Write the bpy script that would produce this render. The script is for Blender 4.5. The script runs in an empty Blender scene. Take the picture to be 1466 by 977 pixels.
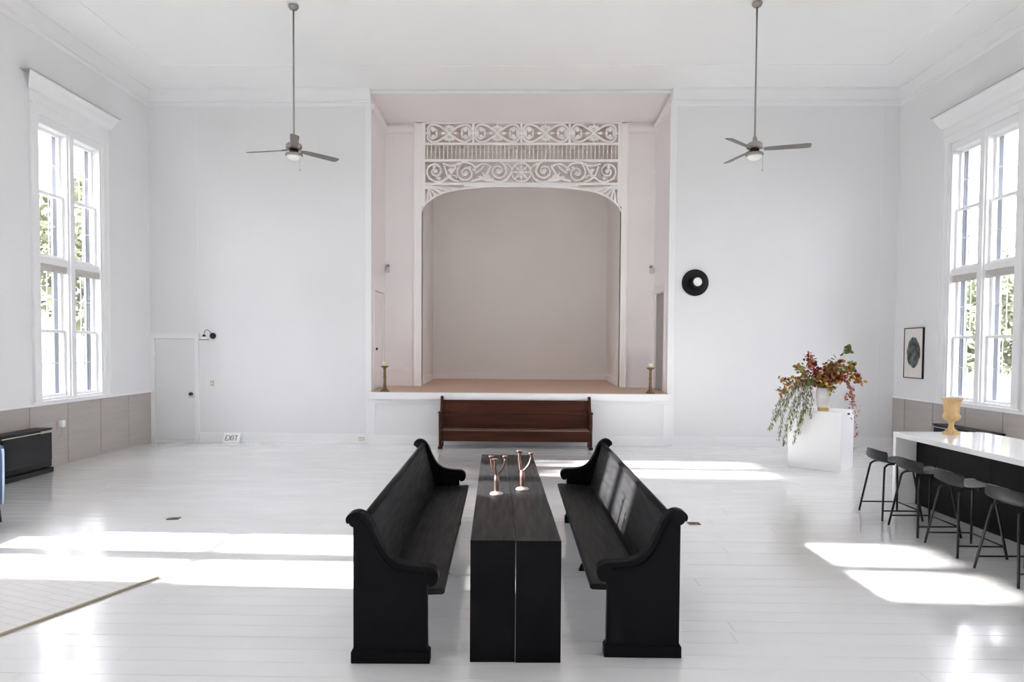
import bpy, bmesh, math, random
from mathutils import Vector, Matrix
random.seed(7)
PI = math.pi
scn = bpy.context.scene
COL = scn.collection

# ------------------------------------------------------------------ camera
def look(pitch, yaw, roll):
    cy, sy, cp, sp, cr, sr = math.cos(yaw), math.sin(yaw), math.cos(pitch), math.sin(pitch), math.cos(roll), math.sin(roll)
    f = Vector((-sy*cp, cy*cp, -sp)); r = Vector((cy, sy, 0)); u = r.cross(f)
    r2 = cr*r + sr*u; u2 = -sr*r + cr*u
    return Matrix((r2, u2, -f)).transposed()
cam = bpy.data.cameras.new('camera'); camo = bpy.data.objects.new('camera', cam); COL.objects.link(camo)
cam.sensor_width = 36; cam.lens = 971.2*36/1466
cam.shift_x = 13.24/1466; cam.shift_y = 38.7/1466
camo.matrix_world = Matrix.Translation((0, 0, 1.95)) @ look(0.032, 0.019, 0.0059).to_4x4()
scn.camera = camo

# ------------------------------------------------------------------ sky, sun, exposure
scn.view_settings.view_transform = 'Standard'; scn.view_settings.look = 'None'
scn.view_settings.gamma = 1; scn.view_settings.exposure = 1.83
world = bpy.data.worlds.new('sky'); scn.world = world; world.use_nodes = True
bg = world.node_tree.nodes['Background']
bg.inputs['Color'].default_value = (0.905, 0.92, 0.99, 1); bg.inputs['Strength'].default_value = 3.9
sun = bpy.data.lights.new('sun', 'SUN'); suno = bpy.data.objects.new('sun', sun); COL.objects.link(suno)
sun.energy = 19; sun.angle = math.radians(1.3); sun.color = (1.0, 0.97, 0.935)
suno.rotation_euler = Vector((1, -0.025, -0.468)).to_track_quat('-Z', 'Y').to_euler()
suno.location = (-30, 8, 20)

XL, XR, YB, YR, HC = -7.315, 7.431, 13.463, -5.6, 6.985
WY = {-1: [11.1, 6.27, 1.45], 1: [11.07, 6.25, 1.43]}
for s in (-1, 1):
    for k, y in enumerate(WY[s]):
        p = bpy.data.lights.new('window_portal', 'AREA'); p.shape = 'RECTANGLE'; p.size = 1.6; p.size_y = 4.4
        p.cycles.is_portal = True
        o = bpy.data.objects.new('window_portal', p); COL.objects.link(o)
        o.location = ((XL-0.36) if s < 0 else (XR+0.36), y, 3.25)
        o.rotation_euler = Vector((-s, 0, 0)).to_track_quat('-Z', 'Y').to_euler()
try:
    scn.cycles.max_bounces = 14; scn.cycles.diffuse_bounces = 10; scn.cycles.glossy_bounces = 4
    scn.cycles.transparent_max_bounces = 16; scn.cycles.transmission_bounces = 6
    scn.cycles.caustics_reflective = False; scn.cycles.caustics_refractive = False
    scn.cycles.sample_clamp_indirect = 6
except Exception: pass

# ------------------------------------------------------------------ materials
def mat(name, col, rough=0.5, metal=0.0, var=0.0, vscale=4.0, bump=0.0, bscale=40.0, stretch=(1, 1, 1), spec=0.5, coat=0.0, rvar=0.0, col2=None, trans=0.0):
    m = bpy.data.materials.new(name); m.use_nodes = True; nt = m.node_tree; b = nt.nodes['Principled BSDF']
    b.inputs['Base Color'].default_value = (*col, 1); b.inputs['Roughness'].default_value = rough
    b.inputs['Metallic'].default_value = metal; b.inputs['Specular IOR Level'].default_value = spec
    b.inputs['Coat Weight'].default_value = coat; b.inputs['Transmission Weight'].default_value = trans
    b.inputs['Coat Roughness'].default_value = 0.16
    if var or bump or rvar:
        tc = nt.nodes.new('ShaderNodeTexCoord'); mp = nt.nodes.new('ShaderNodeMapping'); mp.inputs['Scale'].default_value = stretch
        nt.links.new(tc.outputs['Object'], mp.inputs['Vector'])
    if var or rvar:
        n = nt.nodes.new('ShaderNodeTexNoise'); n.inputs['Scale'].default_value = vscale; n.inputs['Detail'].default_value = 6
        nt.links.new(mp.outputs[0], n.inputs['Vector'])
    if var:
        r = nt.nodes.new('ShaderNodeValToRGB'); c2 = col2 or tuple(c*(1-var) for c in col)
        r.color_ramp.elements[0].position = 0.3; r.color_ramp.elements[1].position = 0.7
        r.color_ramp.elements[0].color = (*c2, 1); r.color_ramp.elements[1].color = (*col, 1)
        nt.links.new(n.outputs['Fac'], r.inputs['Fac']); nt.links.new(r.outputs[0], b.inputs['Base Color'])
    if rvar:
        mr = nt.nodes.new('ShaderNodeMapRange'); mr.inputs['To Min'].default_value = max(0.02, rough-rvar); mr.inputs['To Max'].default_value = rough+rvar
        mr.inputs['From Min'].default_value = 0.3; mr.inputs['From Max'].default_value = 0.7
        nt.links.new(n.outputs['Fac'], mr.inputs['Value']); nt.links.new(mr.outputs[0], b.inputs['Roughness'])
    if bump:
        n2 = nt.nodes.new('ShaderNodeTexNoise'); n2.inputs['Scale'].default_value = bscale; n2.inputs['Detail'].default_value = 3
        bp = nt.nodes.new('ShaderNodeBump'); bp.inputs['Strength'].default_value = bump; bp.inputs['Distance'].default_value = 0.01
        nt.links.new(mp.outputs[0], n2.inputs['Vector']); nt.links.new(n2.outputs['Fac'], bp.inputs['Height']); nt.links.new(bp.outputs[0], b.inputs['Normal'])
    return m
def glass_thin(name, tint=(1, 1, 1), gloss=0.06):
    m = bpy.data.materials.new(name); m.use_nodes = True; nt = m.node_tree; nt.nodes.clear()
    o = nt.nodes.new('ShaderNodeOutputMaterial'); mx = nt.nodes.new('ShaderNodeMixShader'); t = nt.nodes.new('ShaderNodeBsdfTransparent'); g = nt.nodes.new('ShaderNodeBsdfGlossy')
    t.inputs[0].default_value = (*tint, 1); g.inputs['Roughness'].default_value = 0.03; mx.inputs[0].default_value = gloss
    nt.links.new(t.outputs[0], mx.inputs[1]); nt.links.new(g.outputs[0], mx.inputs[2]); nt.links.new(mx.outputs[0], o.inputs[0])
    return m
M = dict(
    wall=mat('wall_paint', (0.79, 0.79, 0.80), 0.55, var=0.03, vscale=0.8, bump=0.15, bscale=9),
    ceil=mat('ceiling_paint', (0.91, 0.92, 0.92), 0.6, var=0.025, vscale=0.7, bump=0.1, bscale=12),
    alcove=mat('alcove_paint', (0.86, 0.82, 0.82), 0.6, var=0.03, vscale=1.0),
    chamber=mat('stage_chamber_paint', (0.82, 0.785, 0.765), 0.65, var=0.04, vscale=0.8),
    trim=mat('trim_paint', (0.835, 0.835, 0.845), 0.4),
    fret=mat('fretwork_paint', (0.92, 0.90, 0.88), 0.5),
    floor=mat('floor_paint', (0.805, 0.80, 0.80), 0.13, var=0.04, vscale=2.2, bump=0.14, bscale=7, rvar=0.07, coat=1.0, spec=0.6, stretch=(0.5, 1, 1)),
    floorgap=mat('floor_gap', (0.45, 0.43, 0.40), 0.7),
    taupe=mat('wainscot_taupe', (0.45, 0.41, 0.385), 0.6, var=0.10, vscale=5, stretch=(1, 0.3, 4)),
    black=mat('black_stained_wood', (0.0090, 0.0090, 0.0106), 0.5, spec=0.04, var=0.25, col2=(0.0072, 0.0072, 0.0084), vscale=6, bump=0.12, bscale=40, stretch=(6, 0.5, 6), rvar=0.08),
    blackwornlit=mat('worn_sunlit_black_wood', (0.0155, 0.0155, 0.0168), 0.42, spec=0.12, var=0.3, vscale=6, bump=0.12, bscale=40, stretch=(6, 0.5, 6), rvar=0.08),  # dusty worn black, colour also raised so the faint sun bands show
    blackmetal=mat('black_metal', (0.010, 0.010, 0.011), 0.4, spec=0.3),
    blackgloss=mat('black_enamel', (0.006, 0.006, 0.007), 0.25, spec=0.3),
    seatgrey=mat('charcoal_seat', (0.016, 0.0175, 0.020), 0.4, spec=0.2, bump=0.05, bscale=80),
    walnut=mat('walnut', (0.075, 0.024, 0.012), 0.38, spec=0.15, var=0.55, vscale=3, stretch=(0.4, 4, 6), rvar=0.08),
    walnutlight=mat('worn_walnut_edge', (0.20, 0.095, 0.05), 0.4, var=0.5, vscale=3, stretch=(0.6, 4, 6)),
    stage=mat('stage_boards', (0.66, 0.44, 0.33), 0.5, var=0.15, vscale=3, stretch=(0.4, 6, 1)),
    nickel=mat('brushed_nickel', (0.36, 0.33, 0.31), 0.38, 1.0),
    blade=mat('fan_blade', (0.20, 0.185, 0.17), 0.45, 0.3),
    opal=mat('opal_glass', (0.85, 0.85, 0.83), 0.25),
    white=mat('white_laminate', (0.86, 0.86, 0.87), 0.3),
    quartz=mat('white_worktop', (0.88, 0.88, 0.88), 0.12, var=0.03, vscale=5),
    cabinet=mat('black_brown_cabinet', (0.010, 0.009, 0.009), 0.45, spec=0.1, var=0.3, vscale=5, stretch=(5, 5, 0.5)),
    alabaster=mat('yellow_alabaster', (0.74, 0.50, 0.23), 0.35, var=0.25, vscale=14, stretch=(1, 1, 0.4)),
    brass=mat('aged_brass', (0.24, 0.165, 0.075), 0.5, 0.7, var=0.4, vscale=20),
    wax=mat('candle_wax', (0.80, 0.70, 0.45), 0.5),
    copper=mat('pink_copper', (0.22, 0.135, 0.11), 0.38, 0.55, var=0.25, vscale=25),
    chalk=mat('chalky_base', (0.50, 0.43, 0.40), 0.6),
    beige=mat('beige_plastic', (0.60, 0.52, 0.38), 0.5),
    darkbronze=mat('dark_bronze', (0.045, 0.022, 0.018), 0.45, 0.4),
    knob=mat('black_knob', (0.01, 0.01, 0.01), 0.3),
    glass=glass_thin('window_glass'), screen=glass_thin('storm_screen', (0.86, 0.88, 0.90), 0.04),
    slate=mat('outer_jamb_slate', (0.10, 0.108, 0.13), 0.6),
    blind=mat('gathered_blind', (0.66, 0.62, 0.60), 0.8, var=0.2, vscale=30),
    silverbar=mat('worn_silver_strip', (0.5, 0.49, 0.45), 0.4, 0.8),
    blue=mat('slate_blue_shell', (0.07, 0.12, 0.24), 0.4), blueedge=mat('pale_blue_edge', (0.55, 0.68, 0.78), 0.4),
    paper=mat('mat_board', (0.74, 0.71, 0.67), 0.7),
    smoke=mat('frosted_vase_glass', (0.72, 0.71, 0.70), 0.3, var=0.2, vscale=8), gold=mat('gilt_band', (0.55, 0.40, 0.17), 0.35, 0.8),
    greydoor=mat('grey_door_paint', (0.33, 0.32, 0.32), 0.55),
    cord=mat('grey_cord', (0.45, 0.43, 0.41), 0.6),
    letter=mat('sign_grey_letter', (0.22, 0.22, 0.20), 0.6),
    tan=mat('rug_binding', (0.46, 0.39, 0.29), 0.9, bump=0.4, bscale=120),
    bark=mat('bark', (0.15, 0.11, 0.08), 0.9), grass=mat('lawn_grass', (0.032, 0.046, 0.020), 0.9, var=0.4, vscale=1.5),
    clap=mat('clapboard', (0.30, 0.30, 0.32), 0.6), roof=mat('grey_shingle', (0.22, 0.22, 0.24), 0.8, var=0.3),
    darkpane=mat('dark_pane', (0.06, 0.07, 0.09), 0.1),
    leafout=mat('tree_leaves', (0.085, 0.11, 0.055), 0.7, var=0.5, vscale=0.7, col2=(0.14, 0.135, 0.08)),
)

# ------------------------------------------------------------------ mesh helpers
def box(bm, x0, x1, y0, y1, z0, z1, mi=0):
    v = [bm.verts.new(p) for p in ((x0,y0,z0),(x1,y0,z0),(x1,y1,z0),(x0,y1,z0),(x0,y0,z1),(x1,y0,z1),(x1,y1,z1),(x0,y1,z1))]
    for f in ((3,2,1,0),(4,5,6,7),(0,1,5,4),(1,2,6,5),(2,3,7,6),(3,0,4,7)):
        fc = bm.faces.new([v[i] for i in f]); fc.material_index = mi
    return v
def prism(bm, pts, a0, a1, ax='y', mi=0):
    """closed outline pts (p,q) extruded along axis ax from a0 to a1"""
    def P(p, q, a): return {'y': (p, a, q), 'x': (a, p, q), 'z': (p, q, a)}[ax]
    if ax == 'y' and a1-a0 < 0.03: e = step(); a0 -= e; a1 += e
    A = [bm.verts.new(P(p, q, a0)) for p, q in pts]; B = [bm.verts.new(P(p, q, a1)) for p, q in pts]
    n = len(pts)
    f = [bm.faces.new(A), bm.faces.new(B[::-1])] + [bm.faces.new((A[i], B[i], B[(i+1) % n], A[(i+1) % n])) for i in range(n)]
    for x in f: x.material_index = mi
    bmesh.ops.recalc_face_normals(bm, faces=f)
    return f
def lathe(bm, prof, c=(0, 0, 0), n=24, smooth=True, ax='z', mi=0, caps=True):
    rings = []
    for r, h in prof:
        ring = []
        for i in range(n):
            a = 2*PI*i/n
            d = (r*math.cos(a), r*math.sin(a), h) if ax == 'z' else ((r*math.cos(a), h, r*math.sin(a)) if ax == 'y' else (h, r*math.cos(a), r*math.sin(a)))
            ring.append(bm.verts.new((c[0]+d[0], c[1]+d[1], c[2]+d[2])))
        rings.append(ring)
    fs = []
    for A, B in zip(rings, rings[1:]):
        for i in range(n):
            f = bm.faces.new((A[i], A[(i+1) % n], B[(i+1) % n], B[i])); f.smooth = smooth; f.material_index = mi; fs.append(f)
    if caps:
        for R in (rings[0], rings[-1]):
            f = bm.faces.new(R); f.material_index = mi; fs.append(f)
    bmesh.ops.recalc_face_normals(bm, faces=fs)
def tube(bm, pts, r, n=10, mi=0):
    pts = [Vector(p) for p in pts]; rs = r if isinstance(r, (list, tuple)) else [r]*len(pts)
    rings = []; up = None
    for i, p in enumerate(pts):
        t = (pts[min(i+1, len(pts)-1)] - pts[max(i-1, 0)]).normalized()
        if up is None:
            up = Vector((0, 0, 1)) if abs(t.z) < 0.9 else Vector((1, 0, 0))
        u = (up - t*up.dot(t)).normalized(); up = u; w = t.cross(u)
        rings.append([bm.verts.new(p + rs[i]*(math.cos(2*PI*k/n)*u + math.sin(2*PI*k/n)*w)) for k in range(n)])
    fs = []
    for A, B in zip(rings, rings[1:]):
        for i in range(n):
            f = bm.faces.new((A[i], A[(i+1) % n], B[(i+1) % n], B[i])); f.smooth = True; f.material_index = mi; fs.append(f)
    fs += [bm.faces.new(rings[0][::-1]), bm.faces.new(rings[-1])]
    for f in fs: f.material_index = mi
    bmesh.ops.recalc_face_normals(bm, faces=fs)
def spline(pts, k=6):
    P = [Vector(p) for p in pts]; out = []
    for i in range(len(P)-1):
        p0 = P[max(i-1, 0)]; p1 = P[i]; p2 = P[i+1]; p3 = P[min(i+2, len(P)-1)]
        for j in range(k):
            t = j/k
            out.append(0.5*((2*p1) + (p2-p0)*t + (2*p0-5*p1+4*p2-p3)*t*t + (-p0+3*p1-3*p2+p3)*t*t*t))
    out.append(P[-1]); return out
EPS = [0]
def step():
    EPS[0] = (EPS[0]+1) % 13
    return EPS[0]*0.0005
def ribbon(bm, pts, w, y0, y1):
    """flat sawn strip following 2-D points (x,z), cut from a board between y0 and y1"""
    e = step(); y0 -= e; y1 += e
    P = [Vector((p[0], p[1])) for p in pts]; ws = w if isinstance(w, (list, tuple)) else [w]*len(P)
    L = []; R = []
    for i, p in enumerate(P):
        t = (P[min(i+1, len(P)-1)] - P[max(i-1, 0)])
        if t.length < 1e-9: t = Vector((1, 0))
        t.normalize(); n = Vector((-t.y, t.x))*ws[i]/2
        L.append(p+n); R.append(p-n)
    fs = []
    V = [[bm.verts.new((q.x, y, q.y)) for q in S] for S in (L, R) for y in (y0, y1)]
    L0, L1, R0, R1 = V
    for i in range(len(P)-1):
        for a, b in ((L0, R0), (R1, L1), (L1, L0), (R0, R1)):
            fs.append(bm.faces.new((a[i], a[i+1], b[i+1], b[i])))
    for i in (0, -1): fs.append(bm.faces.new((L0[i], L1[i], R1[i], R0[i])))
    bmesh.ops.recalc_face_normals(bm, faces=fs)
def obj(name, bm, m, parent=None, bevel=0, seg=2, loc=None, rot=None, smooth=False):
    me = bpy.data.meshes.new(name); bm.to_mesh(me); bm.free()
    for x in (m if isinstance(m, (list, tuple)) else [m]): me.materials.append(M[x] if isinstance(x, str) else x)
    if smooth:
        for p in me.polygons: p.use_smooth = True
    o = bpy.data.objects.new(name, me); COL.objects.link(o)
    if parent: o.parent = parent
    if loc: o.location = loc
    if rot: o.rotation_euler = rot
    if bevel:
        b = o.modifiers.new('bevel', 'BEVEL'); b.width = bevel; b.segments = seg; b.limit_method = 'ANGLE'; b.angle_limit = 0.6
    return o
def B(name, m, parent, *boxes, bevel=0, **k):
    bm = bmesh.new()
    for b in boxes: box(bm, *b)
    return obj(name, bm, m, parent, bevel, **k)
def thing(name, label, cat, loc=(0, 0, 0), rz=0, group=None):
    o = bpy.data.objects.new(name, None); o.empty_display_size = 0.1; COL.objects.link(o); o.location = loc; o.rotation_euler = (0, 0, rz)
    return tag(o, label, cat, group)
def tag(o, label=None, cat=None, group=None, kind=None):
    for k, v in (('label', label), ('category', cat), ('group', group), ('kind', kind)):
        if v: o[k] = v
    return o
def struct(o, label=None):
    o['kind'] = 'structure'
    if label: o['label'] = label
    return o
def dup_child(ch, p):
    c = ch.copy(); COL.objects.link(c); c.parent = p
    for g in ch.children: dup_child(g, c)
def dup(root, loc, rz=0, label=None):
    r = root.copy(); COL.objects.link(r); r.location = loc; r.rotation_euler = (0, 0, rz)
    if label: r['label'] = label
    for ch in list(root.children): dup_child(ch, r)
    return r

# ================================================================== SETTING
# floor: painted boards running across the room
fl = struct(B('floor', 'floorgap', None, (XL, XR, YR, YB+0.1, -0.10, -0.014)), 'glossy white painted board floor')
B('painted_boarding', 'floor', fl, (XL, XR, YR, 3.0, -0.014, 0.0))
PW = 0.18; y = 3.0; r_ = 0
while y < YB - 0.01:
    y1 = min(y+PW, YB)
    cuts = [XL]; x = XL + random.uniform(1.5, 5.5)
    while x < XR - 1.2: cuts.append(x); x += random.uniform(3.6, 6.2)
    cuts.append(XR)
    for a, b in zip(cuts, cuts[1:]):
        g = 0.0022 if r_ % 2 else 0.0010
        dz = random.uniform(-0.0006, 0.0)
        bm = bmesh.new(); v = box(bm, -(b-a)/2+0.001, (b-a)/2-0.001, g, y1-y-0.0006, -0.012, 0)
        tl = random.uniform(-0.0004, 0.0004)
        v[4].co.z += tl; v[5].co.z += tl
        obj('floor_plank', bm, 'floor', fl, loc=((a+b)/2, y, dz))
    y = y1; r_ += 1

# ceiling
struct(B('ceiling', 'ceil', None, (XL-0.3, XR+0.3, YR, YB+0.02, HC, HC+0.1)), 'high white painted ceiling')
def side_wall(name, s, label):
    X0 = XL if s < 0 else XR
    bm = bmesh.new(); o0, o1 = (X0-0.3, X0) if s < 0 else (X0, X0+0.3)
    ys = sorted(WY[s]); hw = 0.82; z0, z1 = 1.06, 5.46
    box(bm, o0, o1, YR, YB+0.3, -0.1, z0); box(bm, o0, o1, YR, YB+0.3, z1, HC+0.1)
    e = [YR] + [q for y in ys for q in (y-hw, y+hw)] + [YB+0.3]
    for a, b in zip(e[::2], e[1::2]): box(bm, o0, o1, a, b, z0, z1)
    w = struct(obj(name, bm, 'wall'), label)
    # taupe wainscot panels and battens
    off = 10.92 if s < 0 else 10.45
    ks = [off + 0.87*k for k in range(-17, 4)]
    ks = [k for k in ks if YR < k < YB-0.2] + [YB]
    i0, i1 = (X0+0.0, X0+0.012) if s < 0 else (X0-0.012, X0)
    prev = YR
    for k in ks:
        B('wainscot_panel', 'taupe', w, (i0, i1, prev+0.003, k-0.003, 0.0, 1.0)); prev = k
        if k < YB:
            c = (X0, X0+0.022) if s < 0 else (X0-0.022, X0)
            B('batten', 'taupe', w, (*c, k-0.018, k+0.018, 0.0, 1.0), bevel=0.003)
    c = (X0, X0+0.035) if s < 0 else (X0-0.035, X0)
    B('chair_rail', 'trim', w, (*c, YR, YB, 0.99, 1.035), bevel=0.006)
    return w
wl = side_wall('wall_left', -1, 'white left wall above taupe wainscot with tall windows')
wr = side_wall('wall_right', 1, 'white right wall above taupe wainscot with tall windows')
struct(B('wall_rear', 'wall', None, (XL-0.3, XR+0.3, YR-0.3, YR, -0.1, HC+0.1)))

# back wall with the stage opening
AL, AR, AT = -2.883, 3.004, 6.92
wb = struct(B('wall_back', 'wall', None, (XL-0.3, AL, YB, YB+0.12, -0.1, HC+0.1), (AR, XR+0.3, YB, YB+0.12, -0.1, HC+0.1), (AL, AR, YB, YB+0.12, AT, HC+0.1)), 'white back wall around the stage opening')
B('wall_seam', 'trim', wb, (-6.355, -6.345, YB-0.004, YB, 2.2, 6.72))
B('wall_seam', 'trim', wb, (7.10, 7.11, YB-0.004, YB, 0.2, 6.72))
B('opening_trim', 'trim', wb, (AL-0.11, AL+0.01, YB-0.02, YB+0.02, 0.0, 6.72), bevel=0.005)
B('opening_trim', 'trim', wb, (AR-0.01, AR+0.12, YB-0.02, YB+0.02, 0.0, 6.72), bevel=0.005)
B('opening_head', 'trim', wb, (AL-0.02, AR+0.02, YB-0.03, YB+0.02, 6.90, 6.955), bevel=0.006)
for nm, a, b in (('baseboard_back_left', -6.33, AL-0.11), ('baseboard_back_right', AR+0.12, XR)):
    struct(B(nm, 'trim', None, (a, b, YB-0.022, YB, 0, 0.185), (a, b, YB-0.03, YB, 0.0, 0.02)), None)
# cornice: stepped crown on all walls
CP = [(0, 6.985), (0.10, 6.985), (0.10, 6.955), (0.085, 6.95), (0.05, 6.86), (0.03, 6.78), (0.035, 6.765), (0.035, 6.735), (0.012, 6.73), (0.012, 6.65), (0, 6.645)]
def cornice(name, kind):
    bm = bmesh.new()
    if kind == 'L': prism(bm, [(XL+p, q) for p, q in CP], YR, YB, 'y')
    if kind == 'R': prism(bm, [(XR-p, q) for p, q in CP], YR, YB, 'y')
    if kind == 'BL': prism(bm, [(YB-p, q) for p, q in CP], XL, AL, 'x')
    if kind == 'BR': prism(bm, [(YB-p, q) for p, q in CP], AR+0.02, XR, 'x')
    return struct(obj(name, bm, 'trim'))
for nm, k in (('trim_1', 'L'), ('trim_2', 'R'), ('trim_3', 'BL'), ('trim_4', 'BR')): cornice(nm, k)
struct(B('trim_5', 'ceil', None, (XL+0.75, XR-0.75, 12.30, 12.42, HC-0.012, HC), (XL+0.75, XL+0.87, YR, 12.3, HC-0.012, HC), (XR-0.87, XR-0.75, YR, 12.3, HC-0.012, HC)), 'flat painted batten around the ceiling')

# alcove ahead of the stage chamber, then the chamber itself
Y2, Y3 = 14.9, 17.2
SX = lambda y: 1.03 + (y-13.22)*0.0225       # gently raked stage
bm = bmesh.new()
prism(bm, [(13.22, 0.955), (13.22, 1.03), (Y3+0.1, SX(Y3+0.1)), (Y3+0.1, 0.9)], AL-0.0, AR+0.0, 'x')
st = struct(obj('floor_stage', bm, 'stage'), 'tan board floor of the raised stage')
wa = struct(B('wall_alcove_left', 'alcove', None, (AL-0.12, AL, YB+0.12, 13.80, 0.9, 7.0), (AL-0.12, AL, 14.66, Y2+0.12, 0.9, 7.0), (AL-0.12, AL, 13.80, 14.66, 3.08, 7.0)))
wc = struct(B('wall_alcove_right', 'alcove', None, (AR, AR+0.12, YB+0.12, 13.80, 0.9, 7.0), (AR, AR+0.12, 14.66, Y2+0.12, 0.9, 7.0), (AR, AR+0.12, 13.80, 14.66, 3.08, 7.0)))
PL, PR = -2.07, 2.27
wd = struct(B('wall_proscenium', 'alcove', None, (AL-0.1, PL, Y2, Y2+0.12, 0.9, 7.0), (PR, AR+0.1, Y2, Y2+0.12, 0.9, 7.0), (PL, PR, Y2, Y2+0.12, 6.80, 7.0)))
bm = bmesh.new(); prism(bm, [(YB+0.1, 6.92), (Y2+0.1, 6.80), (Y2+0.1, 7.05), (YB+0.1, 7.05)], AL-0.1, AR+0.1, 'x')
struct(obj('ceiling_alcove', bm, 'alcove'))
# crown in the alcove
acp = [(0, 6.72), (0.07, 6.72), (0.06, 6.66), (0.03, 6.62), (0.03, 6.59), (0, 6.585)]
for nm, kind in (('trim_6', 'l'), ('trim_7', 'r'), ('trim_8', 'pl'), ('trim_9', 'pr')):
    bm = bmesh.new()
    if kind == 'l': prism(bm, [(AL+p, q) for p, q in acp], YB+0.02, Y2, 'y')
    if kind == 'r': prism(bm, [(AR-p, q) for p, q in acp], YB+0.02, Y2, 'y')
    if kind == 'pl': prism(bm, [(Y2-p, q) for p, q in acp], AL, -2.23, 'x')
    if kind == 'pr': prism(bm, [(Y2-p, q) for p, q in acp], 2.39, AR, 'x')
    struct(obj(nm, bm, 'alcove'))
for nm, a, b in (('baseboard_alcove_left', AL, -2.23), ('baseboard_alcove_right', 2.39, AR)):
    struct(B(nm, 'alcove', None, (a, b, Y2-0.02, Y2, SX(Y2), 1.24)))
# proscenium casings
for k, (a, b) in enumerate(((-2.23, PL), (PR, 2.40))):
    struct(B('trim_%d' % (10+k), 'fret', None, (a, b, Y2-0.03, Y2+0.14, SX(Y2)-0.01, 6.86), (a-0.012 if k == 0 else b-0.02, a+0.02 if k == 0 else b+0.012, Y2-0.045, Y2, SX(Y2)-0.01, 6.86), bevel=0.004), 'white casing beside the stage arch')
struct(B('trim_12', 'alcove', None, (-2.23, 2.40, Y2-0.03, Y2+0.02, 6.79, 6.86)), 'board over the fretwork')
# chamber
struct(B('wall_stage_back', 'chamber', None, (-2.5, 2.7, Y3, Y3+0.1, 0.9, 7.0)))
struct(B('wall_stage_left', 'chamber', None, (-2.20, -2.10, Y2+0.12, Y3, 0.9, 7.0)))
struct(B('wall_stage_right', 'chamber', None, (2.29, 2.39, Y2+0.12, Y3, 0.9, 7.0)))
struct(B('ceiling_stage', 'chamber', None, (-2.2, 2.4, Y2+0.12, Y3+0.1, 6.9, 7.0)))
z0 = SX(Y3)
struct(B('baseboard_stage', 'alcove', None, (-2.10, 2.29, Y3-0.02, Y3, z0-0.02, z0+0.15), (-2.10, -2.08, Y2+0.12, Y3, 1.05, z0+0.14), (2.27, 2.29, Y2+0.12, Y3, 1.05, z0+0.14)))
# stage front
sf = struct(B('wall_stage_front', 'wall', None, (AL, AR, 13.32, YB+0.1, -0.02, 0.955)), 'white panelled front of the raised stage')
B('stage_lip', 'trim', sf, (AL-0.0, AR+0.0, 13.19, 13.32, 0.90, 1.035), bevel=0.008)
B('panel_rail', 'trim', sf, (AL, AR, 13.305, 13.32, 0.82, 0.90), bevel=0.003)
B('panel_rail', 'trim', sf, (AL, AR, 13.305, 13.32, 0.0, 0.19), bevel=0.003)
for x in (AL, 2.90): B('panel_stile', 'trim', sf, (x, x+0.105, 13.306, 13.32, 0.19, 0.82))

# doors: the flush door in the corner and the two side doors on the stage
d1 = struct(thing('door_1', None, None, (-6.82, YB, 0)), 'white flush door with black knob in the left corner')
B('door_casing', 'trim', d1, (-0.50, -0.405, -0.035, 0, 0, 2.17), (0.405, 0.485, -0.035, 0, 0, 2.17), (-0.405, 0.405, -0.035, 0, 2.07, 2.17), (-0.50, 0.50, -0.045, 0, 2.165, 2.18), bevel=0.003)
B('door_leaf', 'wall', d1, (-0.398, 0.398, -0.016, 0, 0.035, 2.062), bevel=0.003)
B('threshold', 'trim', d1, (-0.405, 0.405, -0.05, 0, 0, 0.028), bevel=0.004)
bm = bmesh.new(); lathe(bm, [(0.012, 0), (0.012, -0.03), (0.03, -0.036), (0.036, -0.055), (0.028, -0.075), (0.004, -0.082)], (0.333, -0.014, 0.962), 18, ax='y'); lathe(bm, [(0.03, 0), (0.03, -0.006)], (0.333, -0.014, 0.962), 18, ax='y')
obj('door_knob', bm, 'knob', d1)
for z in (0.25, 1.75): B('hinge', 'trim', d1, (-0.408, -0.394, -0.03, -0.012, z-0.045, z+0.045))
def stage_door(name, s, label, ajar):
    X0 = AL if s < 0 else AR
    d = struct(thing(name, None, None, (X0, 14.23, SX(14.2))), label)
    i = lambda a, b: (min(-s*a, -s*b), max(-s*a, -s*b))      # distance into the room
    B('door_casing', 'alcove', d, (*i(0, 0.025), -0.53, -0.43, 0, 2.12), (*i(0, 0.025), 0.43, 0.53, 0, 2.12), (*i(0, 0.03), -0.55, 0.55, 2.03, 2.17), bevel=0.003)
    bm = bmesh.new(); box(bm, -0.018, 0.018, -0.86, 0, 0.01, 2.02)
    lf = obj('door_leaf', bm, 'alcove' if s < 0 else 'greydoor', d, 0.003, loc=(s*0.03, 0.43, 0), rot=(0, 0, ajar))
    for q in (-1, 1):
        bm = bmesh.new(); lathe(bm, [(0.011, 0.0), (0.011, q*0.03), (0.028, q*0.035), (0.03, q*0.055), (0.004, q*0.07)], (q*0.018, -0.79, 0.83), 16, ax='x')
        obj('door_knob', bm, 'knob', lf)
    return d
stage_door('door_2', -1, 'closed door in the left side of the stage alcove', 0.0)
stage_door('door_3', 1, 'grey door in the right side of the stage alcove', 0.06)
for s, nm in ((-1, 'wall_behind_door_left'), (1, 'wall_behind_door_right')):   # small lobby beyond each side door
    X0 = AL-0.12 if s < 0 else AR+0.12
    a, b = sorted((X0, X0 + s*1.1)); o_ = X0+s*1.1
    struct(B(nm, 'chamber', None, (min(o_, o_+s*.05), max(o_, o_+s*.05), 13.7, 15.2, 0.9, 3.6), (a, b, 13.62, 13.70, 0.9, 3.6), (a, b, 15.1, 15.2, 0.9, 3.6), (a, b, 13.62, 15.2, 3.5, 3.6), (a, b, 13.62, 15.2, 0.95, 1.04)))

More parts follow.
